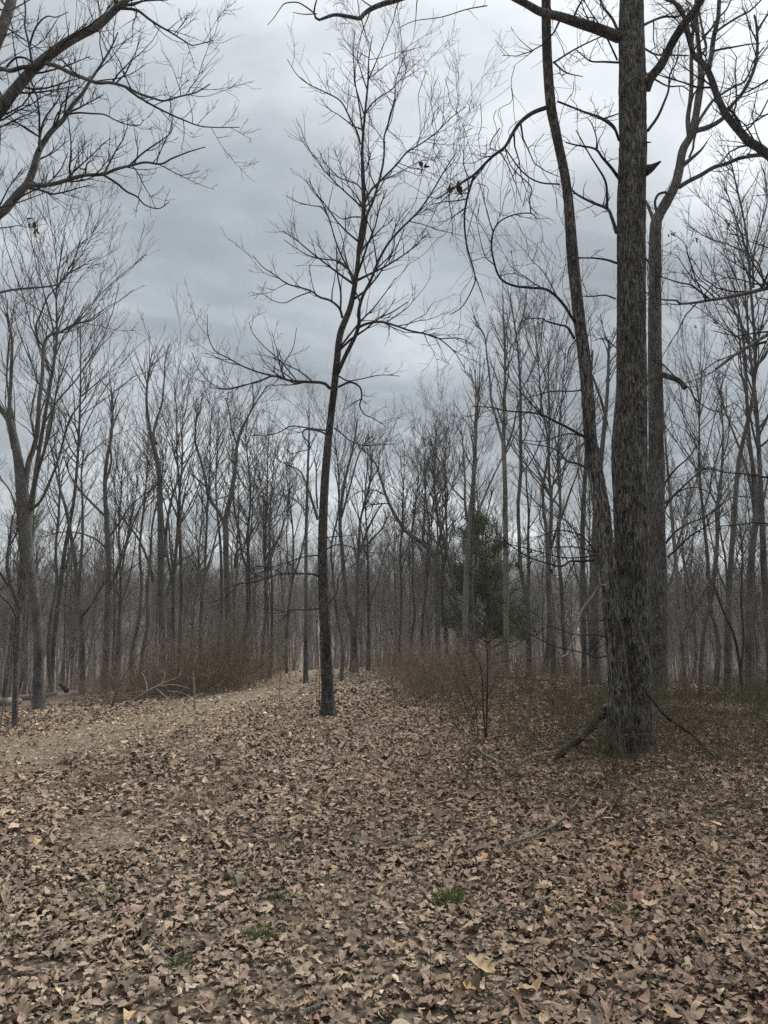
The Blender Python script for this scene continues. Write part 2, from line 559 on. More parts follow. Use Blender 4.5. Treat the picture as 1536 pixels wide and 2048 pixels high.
ca = lm.attributes.new('tint', 'FLOAT_COLOR', 'POINT')
ca.data.foreach_set('color', np.column_stack([LCc, np.ones(len(LCc), np.float32)]).ravel())
link('leaf_litter', lm, ground, kind='stuff', label='carpet of dry brown fallen leaves')

# the 300 leaves that show largest, each a piece of its own
leaf_meshes = []
for i in range(14):
    V, tri = leaf_verts([OUT_FINE, OUT_FINE2, OUT_FINE, OUT_OVAL][i % 4], 1, rng, .9)
    leaf_meshes.append(quad_mesh('leaf', V[0], tri, M_LEAF1))
for i in range(300):
    y = math.sqrt(rng.uniform(3.0 ** 2, 4.9 ** 2)); x = rng.uniform(-1, 1) * (y * .54 + .1)
    if bareness(np.array([x]), np.array([y]))[0] > .55:
        x += .5
    o = link('leaf', leaf_meshes[i % 14], ground)
    s = float(np.clip(rng.lognormal(math.log(.066), .25), .045, .115))
    o.location = (x, y, tz(x, y) + .028 + .012 * rng.random())
    o.scale = (s, s, s)
    o.rotation_euler = (rng.normal(0, .2), rng.normal(0, .2), rng.uniform(0, 6.28))
    c = leaf_cols(1, rng)[0] * 1.08
    o.color = (*c, 1)
for (px, py, s, c) in ((960, 1955, .17, (.46, .34, .20)), (1060, 2010, .15, (.42, .30, .17)), (375, 2015, .13, (.52, .45, .38)), (930, 2010, .13, (.42, .26, .11))):
    g = gpx(px, py)
    o = link('leaf', leaf_meshes[px % 3], ground, loc=(g[0], g[1], g[2] + .05))
    o.scale = (s, s, s); o.rotation_euler = (.25, .2, rng.uniform(0, 6)); o.color = (*c, 1)

# ------------------------------------------------------------------ trees
def conv(crop, pts):
    """points read in an enlarged crop of the photograph -> photograph pixels"""
    x0, y0, s = crop
    return [(x0 + x / s, y0 + y / s) for x, y in pts]


C1 = (0, 0, 2.925); C2 = (380, 0, 2.626); C3 = (900, 0, 2.415); C5 = (450, 700, 2.56); FULL = (0, 0, 1.0)
TR = (1152, 0, 4.0); MR = (1152, 400, 4.0); BR = (1152, 900, 4.0); UM = (860, 500, 4.0); LM = (860, 1000, 4.0)
TL = (0, 400, 4.0); BL = (0, 900, 4.0); ML = (300, 780, 4.0); MC = (640, 860, 4.0)


def trace(crop, pts, w0, w1, Y0, Y1=None, n=16, wob=0.0, rng=None):
    """a limb from its outline in the photograph: widths in pixels, real distance Y0 at its base and Y1 at its tip"""
    q_ = conv(crop, pts)
    Y1 = Y0 if Y1 is None else Y1
    k = len(q_)
    P = np.array([at(x, y, Y0 + (Y1 - Y0) * i / (k - 1)) for i, (x, y) in enumerate(q_)])
    R = np.array([.5 * (w0 + (w1 - w0) * i / (k - 1)) * pxm(P[i, 1], P[i, 2]) for i in range(k)])
    return resample(P, R, max(n, 4 * k))


def pnoise(nth, cells_s, th, s, rng):
    """noise over (angle, height) that closes round the trunk"""
    G = rng.random((cells_s + 2, nth))
    a = th / (2 * np.pi) * nth
    i = np.floor(a).astype(int); fa = a - i; fa = fa * fa * (3 - 2 * fa)
    b = np.clip(s, 0, .9999) * cells_s
    j = np.floor(b).astype(int); fb = b - j; fb = fb * fb * (3 - 2 * fb)
    i0, i1 = i % nth, (i + 1) % nth
    return (G[j, i0] * (1 - fa) + G[j, i1] * fa) * (1 - fb) + (G[j + 1, i0] * (1 - fa) + G[j + 1, i1] * fa) * fb


def trunk_mesh(name, P, R, mat, origin, sides=72, dz=.03, ridge=.05, nridge=34, flare=.45, flare_h=.45, seed=1, lump=.05):
    """a trunk with root flare and furrowed bark cut into the surface"""
    r_ = np.random.default_rng(seed)
    L = np.linalg.norm(np.diff(P, axis=0), axis=1).sum()
    n = int(L / dz)
    P, R = resample(P, R, n)
    T = norm(np.gradient(P, axis=0))
    U = norm(np.cross(T, np.array([0., 1, .0]))); W = np.cross(T, U)
    th = np.linspace(0, 2 * np.pi, sides, endpoint=False)[None] + np.zeros((n, 1))
    s = np.linspace(0, 1, n)[:, None] + np.zeros((1, sides))
    warp = .35 * (pnoise(7, int(L * 1.5), th, s, r_) - .5)
    g = pnoise(nridge, int(L * 4.5), (th + warp) % (2 * np.pi), s, r_)
    g2 = pnoise(nridge * 2, int(L * 12), th, s, r_)
    h = (1 - np.abs(2 * g - 1)) ** .7 - .55 + .35 * (g2 - .5)
    lum_ = lump * 2 * (pnoise(5, max(3, int(L * 1.2)), th, s, r_) - .5)
    hgt = np.maximum(P[:, 2:3] - P[0, 2], 0)
    fl = flare * np.exp(-hgt / flare_h) * (.65 + .35 * np.cos(5 * th + 1.3 + .6 * np.sin(2 * th)))
    rad = .92 * R[:, None] * (1 + fl + lum_ + ridge * h)
    ring = P[:, None] + rad[..., None] * (np.cos(th)[..., None] * U[:, None] + np.sin(th)[..., None] * W[:, None])
    i = np.arange(n - 1)[:, None] * sides; j = np.arange(sides)[None]; jn = (j + 1) % sides
    qd = np.stack([i + j, i + jn, i + sides + jn, i + sides + j], -1).reshape(-1, 4)
    return quad_mesh(name, ring.reshape(-1, 3) - np.asarray(origin), qd, mat)


def limbs_to_array(ls, n=40):
    P = np.array([resample(p, r, n)[0] for p, r in ls]); R = np.array([resample(p, r, n)[1] for p, r in ls])
    return P, R


def dead_leaves(parent, origin, px, py, Y, size=.09, n=4, seed=0):
    """a withered leaf cluster still hanging on a twig"""
    r_ = np.random.default_rng(seed + 100)
    c = at(px, py, Y)
    V, tri = leaf_verts(OUT_OVAL, n, r_, 1.6)
    V = V * size * r_.uniform(.7, 1.2, (n, 1, 1))
    out = []
    for k in range(n):
        from mathutils import Euler
        e = np.array(Euler((r_.uniform(-1, 1), r_.uniform(.6, 1.6), r_.uniform(0, 6.28))).to_matrix())
        out.append(V[k] @ e.T + c + r_.normal(0, size * .35, 3))
    out = np.concatenate(out)
    T = (tri[None] + (np.arange(n) * V.shape[1])[:, None, None]).reshape(-1, 3)
    o = link('dead_leaf_cluster', quad_mesh('dead_leaf_cluster', out - np.asarray(origin), T, M_DRYLEAF), parent)
    return o


m, t = material('withered_leaf')
nz = t.n('ShaderNodeTexNoise', {'Scale': 40.0})
finish(t, t.ramp(nz.outputs['Fac'], [(.3, (.05, .03, .02)), (.7, (.13, .08, .055))]), .85)
M_DRYLEAF = m

# ---- the slender tree in the middle
Yc = 14.0
base = gpx(656, 1434); Yc = base[1]
trunk_px = [(657, 1440), (655, 1380), (653, 1320), (650, 1250), (646, 1150), (645, 1080), (648, 1000), (653, 920), (661, 840), (668, 780), (674, 720),
            (681, 666), (702, 609), (715, 533), (718, 495), (727, 419), (725, 343), (725, 286), (730, 228), (736, 164), (738, 114), (745, 72)]
trunk_w = [30, 26, 24, 24, 22, 20, 18, 17, 15, 15, 14, 14, 12, 9.5, 9, 8, 7, 6, 5, 4, 2.6, 1.4]
TP = np.array([at(x, y, Yc) for x, y in trunk_px]); TP[0, 2] = base[2] - .1
TRr = np.array([.5 * w_ * pxm(p[1], p[2]) for w_, p in zip(trunk_w, TP)])
ct = thing('slender_tree', 'tall slender bare tree with dark trunk standing alone beside the path', 'tree', base)
link('trunk', trunk_mesh('slender_trunk', TP, TRr, M_HICK, base, sides=40, dz=.04, ridge=.09, nridge=18, flare=.75, flare_h=.22, seed=3, lump=.04), ct)
rc = np.random.default_rng(11)
spec = [  # crop, points, width at base, at tip (px), drift in distance
    (C2, [(775, 1960), (815, 1870), (870, 1760), (888, 1690), (885, 1640), (905, 1560), (950, 1470), (985, 1380), (1040, 1280), (1110, 1200), (1200, 1110), (1270, 1010), (1340, 890), (1400, 800)], 9, 2, -1.2),
    (C2, [(885, 1720), (930, 1700), (1000, 1690), (1080, 1710), (1150, 1735), (1240, 1755), (1310, 1780), (1390, 1850), (1440, 1930)], 6, 1.6, -1.5),
    (C2, [(1240, 1755), (1310, 1778), (1400, 1775), (1450, 1790), (1500, 1830)], 2.8, 1.2, -.4),
    (C2, [(895, 1330), (920, 1200), (930, 1130), (960, 1060), (985, 980), (1010, 880), (1020, 800), (1020, 720), (1050, 620), (1075, 520), (1080, 430), (1110, 340), (1140, 270)], 6.5, 1.3, .8),
    (C2, [(920, 1060), (950, 1000), (1000, 950), (1080, 870), (1140, 800), (1220, 750), (1300, 690), (1370, 620), (1450, 560)], 5, 1.4, 1.4),
    (C2, [(800, 1670), (785, 1620), (740, 1580), (680, 1560), (640, 1530), (580, 1510), (510, 1490), (440, 1440), (380, 1400), (330, 1340)], 5.5, 1.3, -1.2),
    (C2, [(640, 1530), (560, 1560), (500, 1590), (440, 1580), (370, 1535)], 2.6, 1.1, .5),
    (C2, [(790, 1620), (792, 1540), (775, 1440), (770, 1350), (770, 1290)], 4.5, 1.8, .6),
    (C2, [(860, 1500), (850, 1440), (820, 1400), (770, 1370), (700, 1360), (620, 1340), (550, 1300), (495, 1260)], 4.5, 1.2, 1.0),
    (C2, [(830, 1410), (790, 1330), (760, 1250), (730, 1150), (690, 1090), (640, 1080), (560, 1060), (510, 1030)], 3.5, 1.1, -.8),
    (C2, [(740, 1170), (690, 1060), (640, 1000), (610, 940)], 2.4, 1.0, -.5),
    (C2, [(910, 1010), (880, 970), (830, 950), (780, 930), (730, 880), (700, 840), (670, 780)], 3.2, 1.1, .8),
    (C2, [(895, 1140), (850, 1140), (800, 1150), (740, 1110), (680, 1080)], 3, 1.0, -.6),
    (C2, [(895, 760), (880, 700), (840, 620), (790, 530), (700, 480), (620, 440), (560, 390), (510, 310)], 4.2, 1.2, -.8),
    (C2, [(905, 690), (890, 560), (870, 450), (860, 340), (855, 230)], 3.8, 1.1, .5),
    (C2, [(915, 600), (960, 540), (1010, 500), (1060, 470), (1120, 400), (1190, 330)], 3.2, 1.1, -.6),
    (C2, [(930, 470), (900, 380), (880, 290), (900, 190)], 3, 1.0, .3),
    (C2, [(936, 420), (975, 330), (1010, 250), (1050, 160)], 2.8, 1.0, -.3),
    (C2, [(735, 2040), (700, 2012), (600, 2005), (520, 1998), (440, 1975), (380, 1995), (300, 2020), (200, 2045), (100, 2035)], 7, 1.4, -1.0),
    (C2, [(440, 1975), (360, 1955), (270, 1920), (200, 1880), (130, 1840), (95, 1760), (90, 1650)], 4, 1.2, -.7),
    (C2, [(490, 1985), (487, 1920), (540, 1830), (560, 1720)], 2.6, 1.1, -.5),
    (C2, [(560, 1998), (470, 1890), (400, 1830), (330, 1750), (310, 1690)], 2.8, 1.1, .7),
    (C2, [(270, 1920), (190, 1900), (110, 1860)], 2.2, 1.1, .4),
    (C2, [(300, 2020), (160, 2040), (60, 1960), (10, 1850)], 2.4, 1.1, -.4),
    (C5, [(580, 190), (640, 165), (690, 190), (700, 240), (690, 285), (715, 330), (760, 350), (820, 390)], 4.8, 1.6, -.6),
    (C2, [(780, 1975), (830, 2000), (900, 1990), (1000, 1970), (1100, 1975)], 3.2, 1.2, .8),
    (C5, [(515, 430), (490, 418), (440, 408), (405, 410), (400, 440), (425, 470), (432, 505), (385, 520), (330, 535)], 4.2, 1.5, -.5),
    (C5, [(515, 412), (430, 400), (340, 390), (290, 415), (230, 435), (130, 440)], 3.4, 1.3, .7),
    (C5, [(560, 400), (600, 430), (650, 470), (720, 490), (800, 485), (880, 480)], 3.4, 1.2, -.9),
    (C5, [(480, 1160), (450, 1148), (390, 1145), (300, 1145), (220, 1165), (160, 1185), (60, 1200), (0, 1220)], 5, 1.6, -1.3),
    (C5, [(480, 1050), (400, 1060), (330, 1085), (250, 1110), (150, 1150)], 3, 1.3, -1.0),
    (C5, [(300, 1145), (240, 1120), (170, 1110), (90, 1135)], 2.2, 1.1, .4),
    (C5, [(485, 1325), (410, 1330), (340, 1330), (280, 1345), (200, 1350)], 3, 1.2, -1.1),
    (C5, [(515, 960), (560, 955), (640, 950), (720, 940)], 2.4, 1.1, -.8),
    (C5, [(520, 1020), (560, 1000), (620, 1000), (700, 1030), (800, 1040)], 3, 1.2, -1.0),
    (C5, [(540, 1290), (575, 1235), (580, 1170), (610, 1100), (640, 1010)], 4, 1.5, .6),
]


def limb_part(parent, origin, P, R, mat, sides=7, name='limb'):
    return link(name, Tubes().add(P, R, sides).mesh(name, mat, origin), parent)


ls = [trace(c, p, a, b, Yc, Yc + d) for c, p, a, b, d in spec]
for p, r in ls:
    limb_part(ct, base, p, r, M_HICK if r[0] > .016 else M_LIMB)
LP, LR = limbs_to_array(ls)
tw = Tubes()
mk = TP[:, 2] > 5.5
topP, topR = resample(TP[mk], TRr[mk], 40)
allP = np.concatenate([LP, topP[None]]); allR = np.concatenate([LR, topR[None]])
p2, r2 = spawn(rc, allP, allR, 3.6, (.12, 1), .40, .15, .4, 1.8, (30, 62), .06, .08, .14, 6, .6, .0038, .0026)
p3, r3 = spawn(rc, p2, r2, 5.2, (.15, 1), .42, .3, .14, .6, (25, 55), .12, .10, .12, 5, .75, .0036, .0026)
p4, r4 = spawn(rc, p3, r3, 4.0, (.2, 1), .5, .3, .06, .3, (25, 55), .1, .1, .1, 4, .8, .003, .0024)
tw.add(p2, r2, 4).add(p3, r3, 3).add(p4, r4, 3)
link('crown', tw.mesh('crown', M_TWIG, base), ct)

# ---- the big oak at right: two stems from one foot
Yo = gpx(1262, 1508)[1]
bo = gpx(1262, 1505)
oak = thing('oak_tree', 'big rough barked oak with two stems growing from one foot', 'tree', bo)
main_px = [(1266, 1530, 84), (1268, 1450, 76), (1270, 1365, 70), (1268, 1275, 66), (1263, 1150, 67), (1262, 1025, 70), (1258, 900, 70), (1262, 775, 62), (1263, 650, 59), (1263, 525, 57),
           (1263, 400, 58), (1266, 300, 57), (1264, 180, 55), (1263, 60, 50), (1262, -80, 45), (1260, -260, 38), (1250, -480, 28)]
left_px = [(1243, 1525, 60), (1240, 1450, 50), (1238, 1365, 42), (1229, 1275, 38), (1217, 1150, 37), (1203, 1025, 36), (1188, 925, 30), (1181, 875, 27), (1172, 750, 26), (1157, 625, 26),
           (1147, 525, 24), (1133, 373, 20), (1113, 270, 20), (1101, 207, 21), (1094, 100, 20), (1092, 0, 20), (1090, -120, 17), (1085, -280, 14)]


def px_trunk(spec_, Y, zb, dY=0.0):
    n = len(spec_)
    P = np.array([at(x, y, Y + dY * i / (n - 1)) for i, (x, y, _) in enumerate(spec_)])
    P[0, 2] = min(P[0, 2], zb - .12)
    R = np.array([.5 * s[2] * pxm(p[1], p[2]) for s, p in zip(spec_, P)])
    return P, R


MP, MR_ = px_trunk(main_px, Yo, bo[2])
LPp, LRr = px_trunk(left_px, Yo - .42, bo[2], .1)
link('trunk', trunk_mesh('oak_main_stem', MP, MR_, M_OAK, bo, 150, .028, .11, 46, .42, .42, 21, .06), oak, label='thick upright stem with deeply furrowed bark')
link('trunk', trunk_mesh('oak_left_stem', LPp, LRr, M_OAK, bo, 96, .032, .11, 30, .5, .40, 23, .07), oak, label='thinner stem leaning to the left')
ro = np.random.default_rng(31)
ospec = [
    (TR, [(560, 720), (600, 620), (680, 520), (740, 400), (800, 290), (880, 170), (950, 80), (1010, -20), (1060, -160)], 19, 14, -1.2, 0),
    (C3, [(815, 180), (720, 142), (620, 110), (530, 80), (440, 58), (370, 20), (300, -15), (180, -90)], 22, 10, -1.6, 0),
    (TR, [(340, 500), (230, 495), (120, 490), (50, 440), (0, 400)], 4.5, 1.6, -.8, 0),
    (TR, [(345, 1120), (300, 1010), (220, 950), (120, 910), (0, 870)], 6, 2, .7, 0),
    (TR, [(220, 950), (280, 930), (340, 910)], 3.2, 2.5, -.1, 0),
    (TR, [(345, 1430), (280, 1340), (210, 1260), (150, 1190), (0, 1160), (-80, 1140)], 7, 2.4, -.8, 0),
    (TR, [(160, 1200), (165, 1110), (130, 1000), (90, 940)], 3.2, 1.5, .4, 0),
    (TR, [(325, 1860), (290, 1750), (250, 1670), (130, 1620), (0, 1550), (-60, 1480)], 8, 3, .8, 0),
    (TR, [(250, 1670), (240, 1470), (180, 1350), (110, 1240), (0, 1040)], 5.5, 2, -.5, 0),
    (TR, [(330, 480), (270, 350), (200, 220), (120, 100), (60, 0)], 4, 2, -.8, 0),
    (TR, [(335, 245), (290, 150), (220, 60), (190, -10), (150, -120)], 6, 3.5, .9, 0),
    (TR, [(545, 200), (600, 172), (700, 135), (830, 128), (900, 60)], 5.5, 3, .9, 0),
    (TR, [(550, 390), (640, 437), (750, 440), (900, 445)], 4, 2.4, .9, 0),
    (TR, [(575, 1045), (650, 940), (700, 830), (740, 720), (750, 600), (800, 500), (830, 330)], 6.5, 1.8, .9, 0),
    (TR, [(555, 590), (640, 640), (740, 690), (850, 690), (910, 730)], 4, 2, .6, 0),
    (MR, [(325, 505), (250, 480), (150, 465), (20, 460), (-30, 430)], 5, 2, -.7, 0),
    (MR, [(315, 790), (230, 762), (120, 772), (50, 770)], 3.6, 1.8, .5, 0),
    (MR, [(560, 470), (600, 530), (620, 620), (640, 720)], 3.6, 2, -.5, 0),
    (MR, [(320, 1180), (220, 1110), (130, 1130)], 2.6, 1.2, -.5, 0),
    # limbs of the leaning stem
    (C2, [(1865, -260), (1550, -190), (1280, -70), (1075, 2), (1030, 15), (960, 42), (912, 75), (890, 97), (830, 86), (760, 78), (710, 93), (675, 104), (655, 85), (652, 45), (665, 0), (640, -60)], 13, 2, -1.0, 2),
    (C2, [(655, 70), (600, 30), (560, 12), (500, 18), (470, 50), (440, 95), (408, 130)], 3, 1.2, -.4, 2),
    (C2, [(665, 72), (600, 75), (540, 65)], 2.4, 1.2, .3, 2),
    (C2, [(890, 97), (885, 30), (870, -40)], 2, 1.5, .2, 2),
    (C2, [(1090, 150), (1180, 110), (1320, 90), (1450, 50), (1560, 30)], 1.2, 2.4, .2, 2),
    (C3, [(480, 515), (400, 545), (340, 590), (300, 650), (265, 710), (200, 760), (120, 840), (60, 880), (0, 920), (-60, 960)], 9, 3, -1.4, 1),
    (C3, [(115, 850), (85, 950), (70, 1050), (80, 1180), (120, 1330), (110, 1390), (60, 1480), (0, 1520)], 5, 1.6, -.4, 1),
    (C3, [(120, 1330), (150, 1410), (170, 1470)], 2.4, 1.2, .2, 1),
    (C3, [(85, 960), (30, 970), (-30, 975), (-100, 990)], 3, 1.4, -.5, 1),
    (C3, [(605, 1560), (540, 1460), (470, 1400), (390, 1390), (310, 1380), (240, 1340), (205, 1230), (202, 1150), (230, 1080), (300, 1040), (390, 1030), (420, 1060)], 6, 2, -1.3, 1),
    (C3, [(390, 1030), (385, 960), (390, 900), (300, 810), (265, 715)], 2.6, 2, 0, 1),
    (C3, [(265, 715), (350, 830), (430, 880), (530, 890)], 2.6, 3.4, .7, 1),
    (C3, [(500, 300), (560, 350), (640, 370)], 4, 1.6, -.6, 1),
    (C3, [(505, 300), (600, 240), (700, 190), (800, 150)], 4, 2, .8, 1),
    (C3, [(520, 490), (620, 530), (720, 570), (780, 610), (815, 660)], 4, 3, .4, 1),
    (C3, [(240, 620), (200, 680), (200, 720), (270, 730)], 2.5, 1.6, -.3, 1),
    (UM, [(1235, 1495), (1100, 1420), (1000, 1370), (900, 1320), (800, 1300), (700, 1295), (600, 1285), (500, 1260), (330, 1250)], 6, 1.8, -1.0, 1),
    (UM, [(900, 1330), (800, 1220), (720, 1130), (620, 1000), (560, 900)], 3.4, 1.4, -.5, 1),
    (UM, [(1265, 1750), (1180, 1710), (1100, 1690), (1040, 1620), (960, 1580), (850, 1560), (740, 1540)], 5, 1.6, .9, 1),
    (UM, [(1220, 1120), (1130, 1130), (980, 1130), (860, 1160), (780, 1180)], 3.6, 1.4, -.8, 1),
    (UM, [(1155, 710), (1100, 620), (1040, 600), (930, 570), (900, 550), (780, 550), (720, 590)], 5, 1.6, -.9, 1),
    (UM, [(1165, 720), (1110, 800), (1100, 900), (1080, 980)], 3, 1.3, .5, 1),
    (UM, [(1230, 1490), (1130, 1470), (1040, 1485), (900, 1530), (740, 1520)], 3.4, 1.4, .6, 1),
    (LM, [(1315, 480), (1220, 490), (1120, 490), (1080, 520), (1020, 530), (950, 510), (850, 480), (760, 440), (680, 390), (620, 340), (580, 300)], 5, 2.2, -1.4, 1),
    (LM, [(1325, 440), (1200, 460), (1050, 460), (900, 420), (660, 360), (540, 330), (310, 340)], 3.2, 1.4, -.9, 1),
    (LM, [(1330, 420), (1220, 290), (1120, 255), (1020, 240), (930, 270), (830, 310)], 3.6, 1.6, .7, 1),
    (LM, [(1320, 420), (1180, 380), (1070, 375), (960, 380), (870, 390)], 3, 1.5, .4, 1),
    (LM, [(1420, 1105), (1350, 1080), (1250, 1080), (1150, 1075), (1050, 1040), (930, 1000), (800, 950)], 3.2, 1.2, -1.0, 1),
    (LM, [(1415, 1250), (1330, 1260), (1250, 1230), (1130, 1200), (1000, 1170), (850, 1100), (700, 1010), (600, 890)], 3.4, 1.2, -1.4, 1),
    (LM, [(1395, 940), (1390, 965), (1330, 965), (1210, 960)], 3, 1.4, -.6, 1),
]
ols, bare_limbs = [], []
for c, p, a, b, d, which in ospec:
    Y0 = Yo if which == 0 else Yo - .38
    pr = trace(c, p, a, b, Y0, Y0 + d)
    (ols if which < 2 else bare_limbs).append(pr)
    limb_part(oak, bo, *pr, M_OAK if a > 12 else M_LIMB, 10 if a > 12 else 7)
# pale dead branch hanging on the left stem and the black broken stubs
pr = trace(LM, [(1405, 680), (1350, 690), (1300, 770), (1220, 870), (1190, 960), (1160, 1060), (1130, 1160), (1100, 1230), (1050, 1255)], 5, 2.4, Yo - .5, Yo - .9)
limb_part(oak, bo, *pr, M_CUT, name='dead_branch')['label'] = 'pale grey dead branch hanging from the leaning stem'
for (c, pts, a, b) in ((TR, [(540, 1370), (590, 1350), (630, 1325), (680, 1290)], 26, 3), (TR, [(560, 1140), (600, 1138)], 4, 2), (BR, [(190, 1080), (225, 1070), (262, 1068)], 7, 8)):
    pr = trace(c, pts, a, b, Yo - .05, Yo - .3, 8)
    o = limb_part(oak, bo, *pr, M_ROT, 9, 'broken_stub')
OP, OR = limbs_to_array(ols)
tw = Tubes()
BP, BR_ = limbs_to_array(bare_limbs)
p1, r1 = spawn(ro, BP, BR_, 1.3, (.45, 1), .2, .3, .15, .6, (30, 70), .02, .05, .16, 5, .6, .003, .002)
tw.add(p1, r1, 3)
p2, r2 = spawn(ro, OP, OR, 4.0, (.10, 1), .38, .4, .35, 1.7, (30, 70), .02, .05, .2, 6, .6, .0042, .0026)
p3, r3 = spawn(ro, p2, r2, 5.5, (.12, 1), .45, .4, .14, .8, (30, 65), .04, .04, .11, 5, .75, .003, .002)
p4, r4 = spawn(ro, p3, r3, 4.2, (.2, 1), .5, .3, .06, .3, (30, 60), .06, .06, .12, 4, .8, .0024, .0018)
tw.add(p2, r2, 4).add(p3, r3, 3).add(p4, r4, 3)
# long drooping twigs under the left limb
drop = []
for k in range(26):
    x0 = ro.uniform(830, 1150); y0 = ro.uniform(120, 420); Y = Yo - .3 - ro.uniform(0, 1.3)
    L = ro.uniform(120, 330); sx = ro.normal(0, 55)
    pts = [(x0, y0), (x0 + sx * .25 - 10, y0 + L * .2), (x0 + sx * .5, y0 + L * .5), (x0 + sx * .85, y0 + L * .8), (x0 + sx, y0 + L)]
    pts = [(a + ro.normal(0, 5), b + ro.normal(0, 5)) for a, b in np.array([(np.interp(u, range(5), [p[0] for p in pts]), np.interp(u, range(5), [p[1] for p in pts])) for u in np.linspace(0, 4, 9)])]
    drop.append(trace(FULL, pts, 1.6, .8, Y, Y - .25, 9))
DP, DR = limbs_to_array(drop, 24)
tw.add(DP, DR, 3)
p5, r5 = spawn(ro, DP, DR, 2.4, (.1, 1), .3, .3, .12, .5, (30, 60), .0, 0, .08, 5, .7, .0024, .0016)
tw.add(p5, r5, 3)
link('crown', tw.mesh('crown', M_TWIG, bo), oak)
for i, (px, py, s, n) in enumerate(((840, 333, .11, 4), (905, 379, .13, 5), (998, 1088, .12, 5), (1060, 1102, .08, 3), (1034, 1134, .08, 3), (1098, 1143, .07, 2), (1202, 1112, .08, 5))):
    dead_leaves(oak, bo, px, py, Yo - .9 if i < 6 else Yo - .35, s, n, i)
# a vine creeping up the main stem
pr = trace(BR, [(590, 1850), (575, 1680), (545, 1560), (500, 1420), (470, 1300), (455, 1150), (450, 950), (430, 860), (380, 740), (345, 600), (330, 480)], 7, 4, Yo - .36, Yo - .33, 40)
limb_part(oak, bo, *pr, M_OAK2, 7, 'vine')

# ---- the oak close behind it
b3 = gpx(1314, 1400)
Y3 = b3[1]
t3 = thing('oak_tree', 'straight grey oak half hidden close behind the big double stemmed oak', 'tree', b3)
third = [(1314, 1412, 46), (1313, 1300, 41), (1313, 1150, 38), (1312, 1025, 36), (1312, 900, 33), (1311, 775, 30), (1310, 650, 27), (1310, 525, 25), (1311, 455, 25), (1318, 430, 22), (1335, 400, 21), (1350, 370, 19), (1358, 340, 18), (1366, 300, 17), (1382, 270, 15), (1391, 235, 15), (1398, 190, 15), (1402, 160, 14), (1400, 120, 11), (1397, 90, 9), (1393, 40, 8), (1390, -60, 5)]
P3, R3 = px_trunk(third, Y3, b3[2])
link('trunk', trunk_mesh('oak_third_stem', P3, R3, M_OAK2, b3, 64, .04, .09, 26, .4, .4, 27, .085), t3)
tspec = [
    (TR, [(905, 1080), (895, 950), (915, 800), (925, 650), (922, 500), (925, 400), (935, 250), (950, 130), (960, -50)], 10, 5, .6),
    (TR, [(960, 1045), (1050, 1020), (1130, 980), (1190, 930), (1240, 850), (1320, 760), (1390, 640), (1440, 500), (1450, 400), (1450, 300), (1440, 180), (1425, 120)], 10, 4, -1.2),
    (TR, [(1450, 260), (1500, 170), (1540, 110)], 4, 2.5, .5),
    (TR, [(985, 965), (1040, 880), (1100, 800), (1170, 750), (1270, 690), (1340, 660), (1380, 600), (1420, 490), (1500, 380)], 6.5, 2.4, 1.0),
    (TR, [(820, 1500), (900, 1450), (1000, 1400), (1100, 1340), (1200, 1310), (1300, 1270), (1400, 1250), (1560, 1240), (1700, 1270)], 9, 6, -1.4),
    (TR, [(850, 1325), (920, 1270), (1000, 1200), (1050, 1130)], 10, 2, -.6),
    (TR, [(650, 1720), (632, 1620), (660, 1555), (720, 1540), (745, 1560)], 5, 5, -.3),
    (TR, [(620, 1760), (590, 1680), (560, 1610)], 8, 5, .4),
    (TR, [(905, 1260), (935, 1190), (945, 1120), (985, 965)], 4.5, 4, -.3),
    (TR, [(1000, 440), (1040, 380), (1020, 280), (1000, 180), (980, 60), (960, -80)], 6, 3, .7),
]
ls3 = [trace(c, p, a, b, Y3, Y3 + d) for c, p, a, b, d in tspec]
for p, r in ls3:
    limb_part(t3, b3, p, r, M_OAK2 if r[0] > .04 else M_LIMB, 8)
pr = trace(MR, [(680, 1395), (760, 1420), (830, 1450), (870, 1505)], 12, 10, Y3 - .1, Y3 - .6, 8)
limb_part(t3, b3, *pr, M_ROT, 9, 'broken_stub')
pr = trace(MR, [(690, 1310), (740, 1360), (800, 1420), (900, 1500), (960, 1600), (1080, 1680), (1190, 1710), (1290, 1850), (1400, 2010)], 3.5, 1.6, Y3 - .1, Y3 - 1.5, 16)
limb_part(t3, b3, *pr, M_LIMB, 6)
ls3.append(pr)
for (c, p) in ((BR, [(690, 290), (800, 150), (900, 60), (1000, -80)]), (BR, [(700, 500), (740, 420), (830, 330), (960, 300), (1080, 350)]), (BR, [(715, 750), (800, 650), (900, 590), (1040, 530), (1140, 460), (1250, 320)]),
               (BR, [(730, 860), (820, 780), (900, 700), (1060, 600), (1180, 520), (1290, 440)]), (BR, [(700, 440), (850, 300), (960, 200), (1060, 140), (1200, 180)])):
    pr = trace(c, p, 4.5, 1.8, Y3, Y3 - 1.2 + 2.4 * ro.random())
    limb_part(t3, b3, *pr, M_LIMB, 6)
    ls3.append(pr)
P_, R_ = limbs_to_array(ls3)
tw = Tubes()
p2, r2 = spawn(ro, P_, R_, 3.4, (.1, 1), .36, .3, .5, 2.2, (30, 65), .08, .06, .18, 6, .6, .005, .0035)
p3, r3 = spawn(ro, p2, r2, 4.6, (.12, 1), .42, .4, .2, .9, (30, 60), .06, .05, .14, 5, .75, .004, .0028)
p4, r4 = spawn(ro, p3, r3, 3.5, (.2, 1), .5, .3, .1, .4, (30, 60), .06, .05, .12, 4, .8, .003, .0024)
tw.add(p2, r2, 4).add(p3, r3, 3).add(p4, r4, 3)
link('crown', tw.mesh('crown', M_TWIG, b3), t3)

